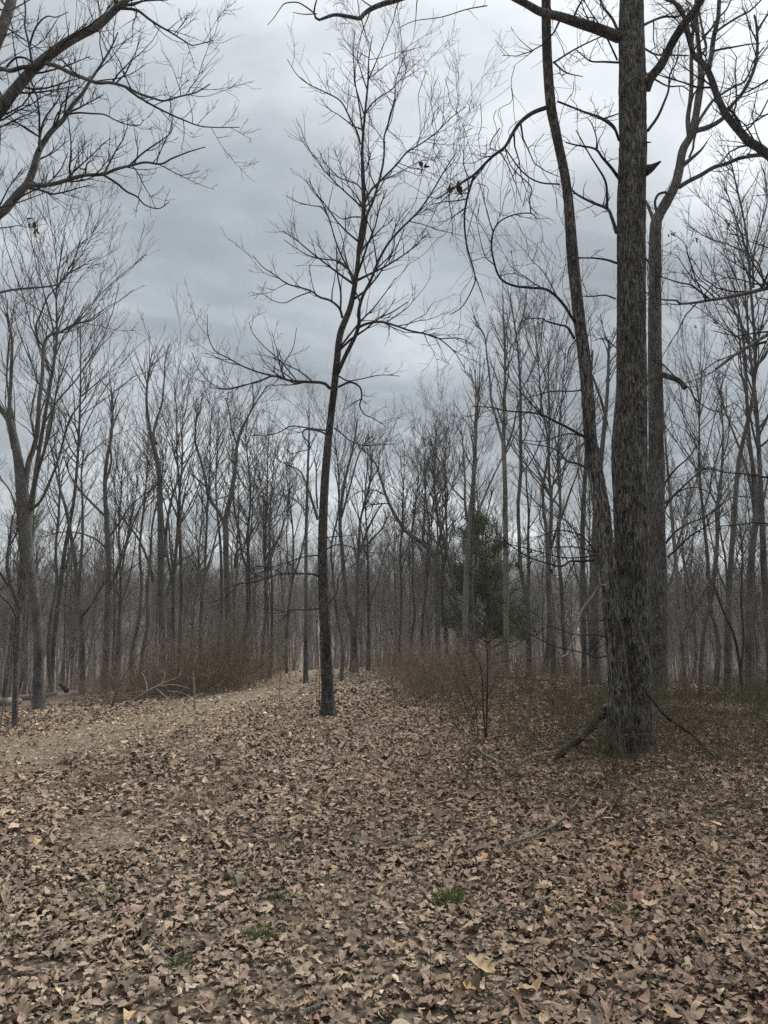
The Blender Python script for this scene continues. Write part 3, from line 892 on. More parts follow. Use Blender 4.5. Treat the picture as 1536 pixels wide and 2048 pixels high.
# ---- a tree standing left of the frame reaches in with two lichen grey limbs
Yl = 9.0
bl = np.array((-6.9, Yl, tz(-6.9, Yl)))
tl = thing('overhanging_tree', 'spreading tree at the left edge with lichen grey limbs reaching into the sky', 'tree', bl)
P = np.array([bl - (0, 0, .1), bl + (.05, 0, 1.2), bl + (.1, 0, 2.6), bl + (.2, 0, 4.0), bl + (.25, .1, 5.2), bl + (.35, .2, 7.5), bl + (.2, .2, 10)])
link('trunk', trunk_mesh('overhang_stem', P, np.array([.30, .25, .23, .21, .17, .12, .06]), M_GREY, bl, 48, .06, .06, 22, .4, .35, 41, .05), tl)
aspec = [
    (C1, [(-620, 1350), (-300, 1000), (0, 640), (70, 550), (130, 480), (200, 400), (280, 330), (390, 250), (480, 200), (560, 160), (620, 110), (680, 50), (740, 0), (820, -120)], 24, 12, .2),
    (C1, [(270, 370), (340, 390), (420, 430), (500, 460), (570, 485), (650, 485), (740, 510), (820, 550), (900, 575), (960, 590), (1050, 565), (1150, 540), (1230, 490)], 9, 2, -1.4),
    (C1, [(740, 515), (800, 560), (900, 620), (1000, 670), (1070, 700), (1160, 735), (1250, 745), (1400, 745)], 5, 1.6, -.8),
    (C1, [(-560, 1560), (-250, 1420), (0, 1250), (60, 1190), (120, 1120), (165, 1070), (200, 980), (215, 920), (240, 860), (300, 770), (370, 700), (420, 620), (480, 550), (530, 470), (590, 380), (650, 280), (690, 190)], 20, 2.4, .6),
    (C1, [(165, 1080), (230, 1085), (320, 1075), (420, 1045), (500, 1025), (600, 1020), (680, 990), (760, 970), (850, 950), (940, 960), (1000, 930), (1100, 890), (1200, 860)], 9.5, 2, -1.2),
    (C1, [(600, 1020), (680, 1070), (740, 1120), (800, 1150), (850, 1200), (930, 1220), (990, 1180)], 5, 1.5, -.5),
    (C1, [(760, 965), (830, 900), (900, 850), (960, 810), (1000, 770), (1010, 700)], 4, 1.5, .6),
    (C1, [(385, 670), (460, 660), (540, 665), (610, 670), (670, 700), (730, 725), (810, 735), (840, 700)], 4, 1.3, -.7),
    (C1, [(190, 385), (170, 260), (145, 150), (150, 60), (130, -60)], 5, 2.4, .7),
    (C1, [(175, 260), (200, 180), (240, 120), (280, 95), (330, 100), (400, 70)], 4, 1.5, -.4),
    (C1, [(-200, 440), (0, 405), (60, 415), (130, 395), (195, 392)], 9, 8, 0.0),
    (C1, [(40, 390), (90, 340), (150, 340), (190, 370)], 5, 3, .2),
    (C1, [(700, 48), (800, 60), (870, 110), (930, 150), (1000, 190), (1080, 240), (1130, 265), (1250, 235)], 6, 1.5, -1.0),
    (C1, [(680, 55), (760, 25), (850, 5), (980, 0)], 5, 2, .7),
    (C1, [(230, 880), (235, 790), (265, 690), (330, 600), (360, 540)], 6, 1.8, .6),
    (C1, [(230, 800), (140, 740), (60, 700), (0, 660)], 3.4, 1.6, .6),
    (C1, [(-250, 900), (-120, 500), (0, 200), (30, 120), (60, 30), (80, -60)], 24, 18, .8),
    (C1, [(500, 1015), (510, 960), (540, 938)], 3.4, 1.6, -.2),
    (C1, [(500, 990), (465, 980), (460, 900), (440, 870)], 3, 1.3, .3),
    (C1, [(310, 750), (325, 690), (350, 650), (390, 660)], 3.6, 2, -.2),
    (C1, [(-100, 1230), (20, 1210), (120, 1180), (230, 1140), (310, 1110)], 3.6, 1.2, -.8),
    (C1, [(-60, 1340), (40, 1330), (110, 1320), (150, 1330)], 2.6, 1.2, -.7),
    (C1, [(-80, 700), (20, 660), (90, 710), (160, 760), (225, 800)], 3, 2, .5),
    (C1, [(-100, 30), (40, 60), (120, 30), (200, -20)], 4, 2, 1.0),
]
rl = np.random.default_rng(51)
lsl = [trace(c, p, a, b, Yl, Yl + d) for c, p, a, b, d in aspec]
for p, r in lsl:
    limb_part(tl, bl, p, r, M_GREY if r[0] > .025 else M_LIMB, 9 if r[0] > .04 else 7)
P_, R_ = limbs_to_array(lsl)
tw = Tubes()
p2, r2 = spawn(rl, P_, R_, 3.6, (.15, 1), .28, .2, .28, 1.1, (30, 65), .14, .12, .16, 6, .6, .0036, .0024)
p3, r3 = spawn(rl, p2, r2, 9.5, (.12, 1), .45, .3, .1, .42, (30, 60), .14, .10, .15, 5, .75, .0026, .0018)
p4, r4 = spawn(rl, p3, r3, 5.0, (.2, 1), .5, .3, .05, .18, (30, 60), .12, .1, .12, 4, .8, .0022, .0018)
tw.add(p2, r2, 4).add(p3, r3, 3).add(p4, r4, 3)
link('crown', tw.mesh('crown', M_TWIG, bl), tl)
dead_leaves(tl, bl, 57, 452, Yl, .10, 3, 61)
dead_leaves(tl, bl, 71, 460, Yl, .07, 3, 62)

# ---- a tree right of the frame, thick crooked limbs
Yr = 10.5
br = np.array((7.6, Yr, tz(7.6, Yr)))
trr = thing('overhanging_tree', 'tree at the right edge whose crooked limbs cross the upper right sky', 'tree', br)
P = np.array([br - (0, 0, .1), br + (0, 0, 1.5), br + (.05, 0, 3.5), br + (.0, 0, 5.5), br + (-.1, 0, 8), br + (-.1, .1, 11), br + (.1, .1, 14)])
link('trunk', trunk_mesh('right_stem', P, np.array([.30, .25, .23, .21, .18, .13, .06]), M_OAK2, br, 48, .06, .06, 22, .4, .35, 43, .05), trr)
rspec = [
    (TR, [(2400, 1900), (2000, 1550), (1700, 1330), (1536, 1235), (1450, 1170), (1380, 1130), (1320, 1060), (1250, 980), (1180, 880), (1120, 740), (1080, 620), (1020, 510), (940, 440), (920, 340), (890, 230), (860, 130), (830, 50), (700, -20)], 21, 6, -.6),
    (TR, [(1320, 1075), (1305, 990), (1260, 910), (1215, 865)], 8, 4, -.2),
    (TR, [(1060, 560), (1085, 430), (1100, 300), (1135, 150), (1145, 0), (1150, -150)], 10.5, 7, .5),
    (TR, [(1095, 410), (1180, 390), (1270, 375), (1380, 355), (1470, 350)], 4.5, 2, -.6),
    (TR, [(1105, 270), (1180, 210), (1290, 140), (1400, 80), (1500, -20)], 5, 3, .6),
    (TR, [(1010, 300), (1080, 230), (1110, 170)], 4, 3, .2),
    (TR, [(1140, 140), (1200, 80), (1240, 0)], 4, 2.5, .4),
    (TR, [(860, 130), (790, 30), (700, -10), (600, -60)], 7, 3, -.6),
    (MR, [(2400, 500), (1900, 640), (1536, 705), (1430, 730), (1300, 760), (1150, 790), (1080, 800), (960, 820), (840, 830), (800, 803), (680, 795), (560, 740)], 10, 2.6, -1.8),
    (MR, [(1080, 800), (1000, 740), (920, 680), (820, 660), (700, 620), (600, 600)], 4.5, 1.6, -.6),
    (MR, [(1160, 788), (1060, 690), (960, 600), (900, 450), (870, 350), (750, 240)], 2.4, 1.2, .3),
    (MR, [(2400, 700), (1800, 930), (1536, 1075), (1400, 1160), (1230, 1265), (1120, 1350)], 10, 4, -1.5),
    (MR, [(1520, 1135), (1400, 1165), (1330, 1190)], 6, 4, -.2),
    (TR, [(2200, 200), (1800, 480), (1536, 640), (1400, 720), (1250, 780)], 6, 2, .5),
    (TR, [(2200, 700), (1800, 800), (1536, 910), (1400, 990), (1300, 1020)], 5, 2, .8),
    (BR, [(2300, 150), (1800, 240), (1536, 220), (1380, 195), (1200, 180), (1000, 140)], 6, 1.6, -.6),
    (BR, [(2200, 600), (1700, 620), (1480, 580), (1350, 590), (1150, 610)], 6, 2, -.3),
]
rr_ = np.random.default_rng(57)
lsr = [trace(c, p, a, b, Yr, Yr + d) for c, p, a, b, d in rspec]
for p, r in lsr:
    limb_part(trr, br, p, r, M_OAK2 if r[0] > .03 else M_LIMB, 9 if r[0] > .04 else 7)
P_, R_ = limbs_to_array(lsr)
tw = Tubes()
p2, r2 = spawn(rr_, P_, R_, 3.6, (.12, 1), .26, .3, .35, 1.6, (30, 70), .06, .06, .2, 6, .6, .004, .0026)
p3, r3 = spawn(rr_, p2, r2, 6.0, (.15, 1), .42, .4, .14, .7, (30, 60), .06, .05, .15, 5, .75, .003, .002)
p4, r4 = spawn(rr_, p3, r3, 4.5, (.2, 1), .5, .3, .07, .3, (30, 60), .06, .05, .12, 4, .8, .0024, .0018)
tw.add(p2, r2, 4).add(p3, r3, 3).add(p4, r4, 3)
link('crown', tw.mesh('crown', M_TWIG, br), trr)
for i, (px, py, s) in enumerate(((1344, 467, .07), (1390, 482, .05), (1492, 537, .08), (1427, 644, .06), (1389, 656, .05), (1456, 452, .05))):
    dead_leaves(trr, br, px, py, Yr - .9, s, 3, 70 + i)


# ---- the wood behind: trees grown by rule
def grow(seed, H, fork=0.0, spread=1.0, low=.32, dens=1.0, crook=.05, twig=1.0):
    """a bare forest tree of height H at the origin: (trunk polylines), (branch levels)"""
    r_ = np.random.default_rng(seed)
    n = 9
    zz = np.linspace(0, 1, n)
    wob = np.cumsum(r_.normal(0, crook, (n, 2)), 0) * (H / n) * .9
    wob -= wob[0]
    P = np.column_stack([wob, zz * H]); P[0, 2] = -.4
    r0 = .0076 * H * r_.uniform(.9, 1.15)
    R = r0 * (1 - .93 * zz ** 1.05) + .005
    stems = [resample(P, R, 22)]
    if fork > 0:
        for k in range(1 if fork < 1.5 else 2):
            t0 = r_.uniform(.22, .5)
            i = int(t0 * 21)
            a = r_.uniform(0, 6.28)
            p0 = stems[0][0][i]; rr0 = stems[0][1][i] * .75
            L = H * (1 - t0) * r_.uniform(.75, .95)
            d = np.array([math.cos(a) * .45, math.sin(a) * .45, 1.])
            q_ = [p0]
            for s_ in range(7):
                d = norm(d + r_.normal(0, .09, 3) + np.array([-math.cos(a) * .035, -math.sin(a) * .035, .06]))
                q_.append(q_[-1] + d * L / 7)
            stems.append(resample(np.array(q_), np.linspace(rr0, .006, 8), 16))
    SP_ = np.array([resample(p, r, 16)[0] for p, r in stems]); SR = np.array([resample(p, r, 16)[1] for p, r in stems])
    p1, r1 = spawn(r_, SP_, SR, 1.5 * dens, (low, .98), .38 * spread, .45, .8, H * .36, (28, 55), .10, .12, .14, 7, .6, .008, .005, .011)
    p2, r2 = spawn(r_, np.concatenate([p1, SP_[:, -7:]]), np.concatenate([r1, SR[:, -7:]]), 2.2 * dens, (.15, 1), .38, .4, .35, 1.8, (25, 52), .12, .12, .14, 5, .65, .006, .004)
    p3, r3 = spawn(r_, p2, r2, 3.4 * twig, (.15, 1), .48, .4, .15, .8, (25, 50), .12, .1, .12, 4, .75, .0048, .0034)
    return stems, [(p1, r1, 5), (p2, r2, 3), (p3, r3, 3)]


def tree_meshes(seed, H, bark_m, twig_m, **kw):
    stems, lv = grow(seed, H, **kw)
    T = Tubes()
    for k, (p, r) in enumerate(stems):
        r = r.copy()
        if k == 0:
            r[:2] *= (1.35, 1.1)
        T.add(p, r, 9)
    tm = T.mesh('trunk', bark_m)
    C = Tubes()
    for p, r, s_ in lv:
        C.add(p, r, s_)
    return tm, C.mesh('crown', twig_m)


VAR = []
for i in range(12):
    VAR.append((14.0, *tree_meshes(200 + i, 14.0, [M_GREY, M_OAK2, M_GREY][i % 3], M_GREYTWIG, fork=[1, 0, 2, 0, 2, 0][i % 6],
                                   spread=[1.0, 1.3, 1.1, .9][i % 4], low=[.35, .5, .42, .55][i % 4], crook=[.06, .10, .05, .08, .13][i % 5],
                                   dens=[1.0, 1.15, .9][i % 3])))


def put_tree(var, X, Y, H, label, name='bare_tree', group=None, rot=0.0, lean=(0, 0)):
    H0, tm, cm = VAR[var % len(VAR)]
    e = thing(name, label, 'tree', (X, Y, tz(X, Y)), group)
    s_ = H / H0
    e.scale = (s_, s_, s_)
    e.rotation_euler = (lean[0], lean[1], rot)
    link('trunk', tm, e); link('crown', cm, e)
    return e


def top_h(px, py, X, Y):
    """height of a tree at X, Y whose top the photograph shows at pixel row py"""
    return at(px, py, Y)[2] - tz(X, Y)


def traced_tree(label, stems_px, Y, limbs_px, seed, bark_m=None, twig_m=None, name='bare_tree', d1=1.2, group=None, rough=True):
    """a tree of the wood whose stem and main limbs follow the photograph"""
    bark_m = bark_m or M_GREY; twig_m = twig_m or M_GREYTWIG
    r_ = np.random.default_rng(seed)
    q0 = stems_px[0]
    X = at(q0[0], q0[1], Y)[0]
    b_ = np.array((X, Y, tz(X, Y)))
    e = thing(name, label, 'tree', b_, group)
    P, R = px_trunk(stems_px, Y, b_[2])
    P[0] = b_ - (0, 0, .15)
    P, R = resample(P, R, 26)
    R[:2] *= (1.35, 1.12)
    link('trunk', Tubes().add(P, R, 10).mesh('trunk', bark_m, b_), e)
    L_ = [(P[11:], R[11:])]
    for c, p, a, bb in limbs_px:
        pr_ = trace(c, p, a, bb, Y, Y + r_.normal(0, 1.0))
        L_.append(pr_)
        limb_part(e, b_, *pr_, bark_m, 7)
    A, B = limbs_to_array(L_)
    p1, r1 = spawn(r_, A, B, d1 * 1.2, (.10, 1), .34, .5, .6, 3.6, (24, 50), .12, .12, .10, 7, .6, .008, .005, .011)
    p2, r2 = spawn(r_, p1, r1, 3.0, (.12, 1), .4, .4, .3, 1.6, (25, 52), .12, .1, .12, 5, .7, .0058, .004)
    p3, r3 = spawn(r_, p2, r2, 3.6, (.15, 1), .45, .4, .14, .7, (25, 52), .12, .08, .12, 4, .75, .0046, .0034)
    pt, rt = spawn(r_, A, B, ('n', 5), (.72, .97), .2, 0, .5, 1.3, (10, 38), .1, .08, .10, 6, .8, .007, .004)
    pu, ru = spawn(r_, pt, rt, 3.2, (.15, 1), .4, .3, .2, .9, (20, 48), .12, .1, .12, 4, .75, .005, .0036)
    link('crown', Tubes().add(p1, r1, 5).add(p2, r2, 3).add(p3, r3, 3).add(pt, rt, 4).add(pu, ru, 3).mesh('crown', twig_m, b_), e)
    return e


traced_tree('thick leaning lichen spotted tree at the far left behind the log pile', [(80, 1400, 22), (76, 1275, 18), (67, 1175, 20), (57, 1125, 21), (52, 1075, 23), (50, 1025, 26), (44, 980, 24), (38, 930, 18), (28, 875, 15), (16, 835, 12), (-2, 815, 10), (-20, 780, 8)], 18.0,
            [(BL, [(200, 480), (205, 300), (230, 100), (265, 0), (300, -150), (315, -400), (340, -600), (350, -830), (400, -920), (480, -940), (600, -1010), (740, -1040), (810, -1110)], 13, 1.8),
             (BL, [(235, 470), (265, 330), (300, 180), (340, 50), (400, -150), (440, -400), (480, -600)], 10, 2),
             (TL, [(350, 1170), (300, 1110), (290, 1000), (330, 900), (380, 780), (450, 700), (600, 480)], 5, 1.5),
             (BL, [(250, 480), (330, 400), (400, 250), (470, 60), (560, -250), (680, -420), (740, -650)], 7, 1.6),
             (TL, [(110, 1990), (75, 1750), (90, 1400), (95, 1100), (60, 950), (60, 800)], 10, 2),
             (TL, [(0, 740), (130, 715), (400, 690), (480, 660), (560, 580), (600, 480)], 5, 1.4),
             (BL, [(130, 470), (80, 330), (0, 220), (-80, 130)], 4, 2)], 301)
traced_tree('small crooked lichen grey tree leaning beside the left log pile', [(33, 1430, 12), (32, 1330, 11), (38, 1250, 10), (36, 1210, 9), (22, 1170, 8), (14, 1130, 7), (20, 1075, 5), (25, 1030, 3)], 13.6,
            [(BL, [(150, 1380), (175, 1250), (200, 1100), (185, 950)], 6, 3), (BL, [(60, 1080), (0, 980), (-60, 900)], 6, 3), (BL, [(130, 1340), (90, 1250), (20, 1180), (-50, 1100)], 5, 2), (BL, [(80, 760), (130, 660), (150, 560)], 4, 2)], 302, d1=1.6)
traced_tree('Y shaped bare tree on the left with low forking trunk', [(168, 1345, 11), (165, 1280, 10), (163, 1240, 10), (156, 1180, 9), (150, 1120, 8), (140, 1060, 7), (130, 1010, 6), (115, 960, 4), (105, 900, 2)], 24.0,
            [(BL, [(650, 1330), (720, 1250), (780, 1150), (830, 1060)], 7, 3), (BL, [(620, 1180), (640, 1000), (660, 700), (660, 400), (650, 200), (670, 0)], 8, 2), (BL, [(640, 1200), (600, 1080), (540, 990)], 3, 1.5)], 303)
traced_tree('upright dark forked tree in the left wood with a long arm sweeping left', [(212, 1345, 14), (214, 1260, 12), (216, 1180, 12), (218, 1120, 11), (214, 1050, 10), (210, 980, 8), (212, 930, 7), (224, 860, 5), (225, 800, 3), (222, 770, 1.5)], 25.0,
            [(BL, [(850, 790), (760, 710), (650, 670), (560, 655), (440, 665), (360, 700)], 4, 1.4), (BL, [(880, 1120), (940, 950), (1000, 800), (1060, 600), (1130, 450), (1230, 370)], 6, 2), (BL, [(840, 530), (740, 430), (640, 320), (560, 200), (510, 50)], 6, 2),
             (BL, [(880, 690), (960, 570), (1050, 440), (1180, 340), (1250, 290)], 4, 1.5), (BL, [(850, 560), (840, 300), (890, 100), (880, -50), (900, -200), (890, -400)], 6, 2)], 304)
traced_tree('tall tree with tight brushy double crown left of the centre', [(326, 1320, 15), (325, 1270, 14), (322, 1200, 13), (322, 1100, 12), (320, 1020, 11), (318, 940, 10), (306, 890, 8), (295, 830, 6), (293, 790, 5), (298, 740, 3), (305, 700, 1.5)], 27.0,
            [(TL, [(1250, 1950), (1230, 1850), (1290, 1650), (1310, 1500), (1320, 1300), (1330, 1220)], 6, 1.5), (BL, [(1230, 1060), (1180, 870), (1100, 700), (1000, 570), (940, 480)], 6, 2), (BL, [(1320, 850), (1330, 650), (1370, 400), (1440, 200)], 8, 3), (BL, [(1330, 1170), (1380, 980), (1450, 890), (1540, 830)], 5, 2)], 305, d1=1.7)
traced_tree('forked tree spreading wide left and right at the middle of the left wood', [(459, 1275, 14), (456, 1200, 13), (452, 1120, 12), (452, 1060, 12), (450, 1040, 12), (458, 1010, 10), (465, 970, 9), (472, 930, 8), (473, 895, 7), (480, 868, 6), (495, 835, 4), (515, 800, 2.4), (535, 770, 1.4)], 26.0,
            [(ML, [(590, 1060), (540, 960), (470, 850), (440, 690), (400, 540), (365, 430), (360, 340), (370, 240), (390, 120)], 8, 1.6), (ML, [(690, 420), (650, 300), (640, 200), (600, 60)], 4, 1.4), (ML, [(460, 790), (400, 730), (350, 690)], 4, 2.5),
             (ML, [(680, 1420), (685, 1320), (720, 1260), (780, 1190), (820, 1100)], 5, 2), (ML, [(480, 900), (540, 870), (640, 840), (700, 760)], 4, 2)], 306)
traced_tree('straight slim tree directly left of the slender central trunk', [(612, 1334, 10), (612, 1260, 8), (612, 1180, 7), (612, 1080, 7), (614, 1000, 6), (616, 930, 5), (618, 870, 3.5), (618, 830, 1.5)], 24.5,
            [(ML, [(1340, 1040), (1300, 900), (1265, 790), (1200, 650), (1100, 600), (1020, 560)], 5, 1.6), (ML, [(1240, 960), (1150, 870), (1040, 840)], 3, 1.3), (ML, [(1340, 950), (1330, 800), (1330, 650), (1320, 560)], 4, 2)], 307)
traced_tree('gnarled tree with swollen curving foot right behind the slender trunk', [(709, 1306, 17), (707, 1255, 14), (702, 1235, 13), (692, 1205, 10), (690, 1170, 9), (685, 1110, 8), (680, 1040, 7), (690, 960, 6), (705, 900, 4), (715, 840, 2)], 30.0,
            [(MC, [(290, 1560), (300, 1350), (300, 1150), (310, 950), (320, 750), (350, 600), (400, 400), (420, 150)], 9, 2), (MC, [(310, 1000), (380, 800), (440, 680), (500, 580)], 6, 2), (MC, [(330, 960), (430, 860), (500, 780), (560, 660)], 5, 2), (MC, [(170, 700), (240, 450), (310, 200), (400, 50)], 5, 1.6)], 308)
traced_tree('tree with a long bare limb arching up to the left over the thicket', [(876, 1300, 11), (875, 1240, 10), (874, 1180, 10), (872, 1120, 10), (868, 1108, 9), (845, 1087, 8), (815, 1065, 7.5), (793, 1035, 7), (775, 1000, 6), (760, 953, 4.5), (748, 922, 3), (712, 885, 1.5)], 29.0,
            [(MC, [(930, 1000), (960, 850), (1000, 680), (1020, 520), (1010, 400)], 6, 2), (MC, [(610, 700), (560, 600), (480, 590), (400, 600)], 4, 1.6), (MC, [(820, 910), (830, 750), (840, 500), (850, 300)], 5, 2), (MC, [(520, 520), (430, 480), (300, 500), (200, 590)], 3, 1.4)], 309)
traced_tree('pale trunk in front of the dark green cedar', [(930, 1330, 12), (930, 1270, 11), (931, 1200, 11), (934, 1110, 10), (938, 1050, 9), (944, 990, 8), (950, 930, 7), (950, 870, 5), (952, 800, 3), (950, 740, 1.5)], 27.0,
            [(MC, [(1190, 800), (1160, 600), (1160, 400), (1150, 200), (1130, 0)], 6, 2), (UM, [(350, 1500), (380, 1350), (400, 1200), (330, 1040), (250, 950)], 3, 1.2), (MC, [(1270, 650), (1350, 450), (1420, 300), (1480, 170)], 5, 2), (MC, [(1150, 560), (1050, 450), (970, 280), (880, 80)], 4, 1.5)], 310, bark_m=M_PALE)
traced_tree('dark thick trunk rising in front of the cedar right of the pale one', [(947, 1324, 17), (944, 1280, 14), (941, 1200, 13), (940, 1120, 12), (942, 1050, 11), (946, 980, 9), (950, 900, 7), (953, 840, 5), (958, 780, 3), (960, 715, 1.2)], 28.0,
            [(MC, [(1230, 1100), (1290, 900), (1330, 700), (1380, 480)], 4, 1.8)], 311, bark_m=M_OAK2)
traced_tree('tall pale forked tree between the cedar and the big oak', [(1012, 1325, 12), (1012, 1250, 11), (1012, 1150, 11), (1011, 1050, 10), (1010, 960, 9), (1007, 885, 9), (1008, 840, 6.5), (1010, 760, 5.5), (1010, 690, 5), (1007, 640, 3), (1006, 590, 1.5)], 26.0,
            [(UM, [(580, 1530), (530, 1350), (490, 1200), (475, 1000), (455, 850), (440, 700), (400, 620), (350, 540)], 6, 1.4), (UM, [(600, 1610), (660, 1450), (690, 1300), (720, 1200)], 5, 2), (UM, [(610, 850), (670, 740), (720, 640), (780, 520)], 3, 1.2)], 312, bark_m=M_PALE, d1=1.6)
traced_tree('forked grey trunk left of the big oak with a low split', [(1058, 1335, 12), (1058, 1260, 11), (1057, 1205, 11), (1046, 1165, 8), (1040, 1120, 7.5), (1038, 1060, 7), (1036, 1010, 7), (1042, 940, 7), (1041, 860, 6), (1041, 780, 5), (1036, 700, 4), (1028, 640, 2.5), (1020, 585, 1.4)], 27.0,
            [(LM, [(780, 820), (790, 600), (785, 300), (790, 100), (770, -150), (780, -350)], 8, 2), (UM, [(720, 1130), (800, 1000), (850, 850), (870, 700)], 3, 1.3), (UM, [(690, 700), (740, 560), (770, 420)], 3, 1.2)], 313, d1=1.5)
traced_tree('dark straight trunk just left of the big oak foot', [(1168, 1356, 12), (1168, 1280, 10), (1166, 1180, 10), (1165, 1100, 10), (1166, 1030, 9), (1170, 960, 8), (1174, 880, 7), (1180, 780, 5), (1186, 700, 3)], 22.0,
            [(LM, [(1240, 430), (1180, 280), (1100, 180), (1020, 120)], 4, 1.6)], 314, bark_m=M_OAK2)
traced_tree('broad grey trunk partly hidden at the left of the big oak', [(1190, 1352, 20), (1190, 1280, 18), (1190, 1180, 17), (1190, 1080, 15), (1196, 980, 12), (1206, 880, 9), (1215, 780, 7), (1218, 680, 4)], 23.0,
            [(MR, [(130, 1400), (200, 1600), (250, 1800)], 4, 6)], 315)
traced_tree('thin pale stem slanting up right beside the grey oak', [(1369, 1350, 9), (1364, 1290, 8), (1358, 1220, 8), (1352, 1130, 8), (1346, 1060, 7), (1339, 980, 6), (1332, 900, 4), (1326, 820, 2)], 20.0,
            [(BR, [(840, 1500), (960, 1250), (1060, 1080), (1150, 1030)], 4, 2), (BR, [(800, 800), (870, 560), (960, 250), (1050, 30)], 5, 2)], 316, bark_m=M_PALE)
traced_tree('crooked slim tree bending right of the grey oak with high arching twigs', [(1397, 1362, 9), (1404, 1300, 8), (1412, 1240, 8), (1424, 1195, 8), (1427, 1160, 8), (1433, 1110, 8), (1435, 1060, 7), (1432, 1025, 7), (1438, 990, 6), (1444, 930, 5), (1446, 860, 3), (1440, 780, 1.5)], 19.0,
            [(BR, [(1110, 1010), (1050, 1060), (1000, 1170), (960, 1280), (920, 1400)], 4, 4), (BR, [(1100, 1100), (1160, 1200), (1240, 1280)], 4, 2), (BR, [(1150, 450), (1250, 380), (1400, 380), (1480, 450)], 4, 1.6)], 317)
traced_tree('thin dark bent sapling near the right edge', [(1483, 1378, 6), (1478, 1320, 5.5), (1466, 1265, 5.5), (1452, 1235, 5), (1438, 1200, 4), (1428, 1170, 3)], 16.5,
            [(BR, [(1320, 1750), (1340, 1500), (1320, 1200), (1330, 900), (1310, 600)], 5, 2)], 318, bark_m=M_LIMB)
traced_tree('grey tree with ascending crown at the right edge', [(1496, 1345, 16), (1497, 1280, 14), (1500, 1200, 14), (1503, 1120, 13), (1510, 1050, 12), (1515, 1000, 10), (1505, 930, 8), (1497, 860, 7), (1492, 760, 6), (1488, 690, 5), (1475, 610, 3.5), (1465, 560, 2)], 22.0,
            [(BR, [(1440, 600), (1400, 300), (1330, 50), (1200, -300), (1150, -500)], 7, 2), (MR, [(1360, 1080), (1300, 950), (1200, 850), (1100, 830)], 4, 1.4), (BR, [(1430, 700), (1500, 400), (1560, 100)], 6, 3)], 319)
traced_tree('tall fine twigged tree filling the upper right sky', [(1452, 1352, 13), (1455, 1250, 12), (1460, 1150, 11), (1468, 1040, 10), (1478, 920, 9), (1505, 800, 7), (1510, 700, 6), (1500, 560, 5), (1490, 450, 4), (1470, 360, 3), (1455, 290, 1.6)], 21.0,
            [(MR, [(1400, 560), (1340, 330), (1280, 160), (1230, 0), (1180, -130)], 5, 1.5), (MR, [(1420, 700), (1420, 450), (1480, 200), (1530, 0), (1500, -250)], 5, 1.8), (MR, [(1430, 1200), (1350, 1080), (1280, 900), (1200, 760)], 5, 1.6), (MR, [(1510, 700), (1450, 500), (1250, 370), (1050, 300), (900, 200)], 4, 1.2)], 320, d1=1.8)

placed = [  # pixel column of the foot, distance, pixel row of the top, kind, label
    (232, 27, 880, 1, 'slim tree close beside the dark forked tree of the left wood'),
    (345, 28, 790, 2, 'darker tree touching the brushy double crowned one on its right'),
    (362, 31, 760, 5, 'second slim tree right of the brushy double crowned one'),
    (410, 27, 800, 6, 'thin tree left of the wide forked tree in the left wood'),
    (432, 29, 830, 3, 'slim straight tree nearly touching the wide forked tree'),
    (486, 30, 800, 4, 'slim tree at the right shoulder of the wide forked tree'),
    (526, 27, 860, 0, 'dark trunk at the right end of the left thicket'),
    (541, 28, 870, 7, 'companion trunk right of the dark one ending the left thicket'),
    (575, 33, 880, 8, 'thin tree left of the slim one by the central trunk'),
    (682, 24, 835, 9, 'trunk peeping out right behind the slender central one'),
    (737, 31, 870, 10, 'slim tree right of the gnarled swollen foot'),
    (800, 32, 880, 0, 'first of the straight thin trunks above the central thicket'),
    (822, 34, 900, 3, 'second of the straight thin trunks above the central thicket'),
    (847, 30, 880, 8, 'darkest of the straight trunks above the central thicket'),
    (887, 31, 850, 11, 'grey trunk just right of the long arching limb tree'),
    (903, 29, 830, 4, 'thin trunk at the left edge of the cedar'),
    (1085, 31, 640, 9, 'slim tree right of the low split grey trunk'),
    (1105, 26, 700, 2, 'dark slim trunk midway between the low split trunk and big oak'),
    (1130, 32, 690, 6, 'pale slim tree two trunks left of the big oak'),
    (1420, 27, 720, 1, 'slim tree behind the crooked one right of the oaks'),
    (1530, 20, 500, 5, 'tree cut off by the right edge of the picture'),
    (20, 26, 470, 10, 'dense crowned tree cut off by the left edge of the picture'),
    (110, 28, 640, 7, 'tree behind the thick leaning one at the far left'),
    (270, 33, 850, 11, 'thin tree midway between the two tallest forks of the left wood'),
]
rb = np.random.default_rng(91)
for px, Y, top, v, lab in placed:
    X = at(px, 1280, Y)[0]
    put_tree(v, X, Y, top_h(px, top, X, Y), lab, rot=rb.uniform(0, 6.28), lean=(rb.normal(0, .02), rb.normal(0, .02)))

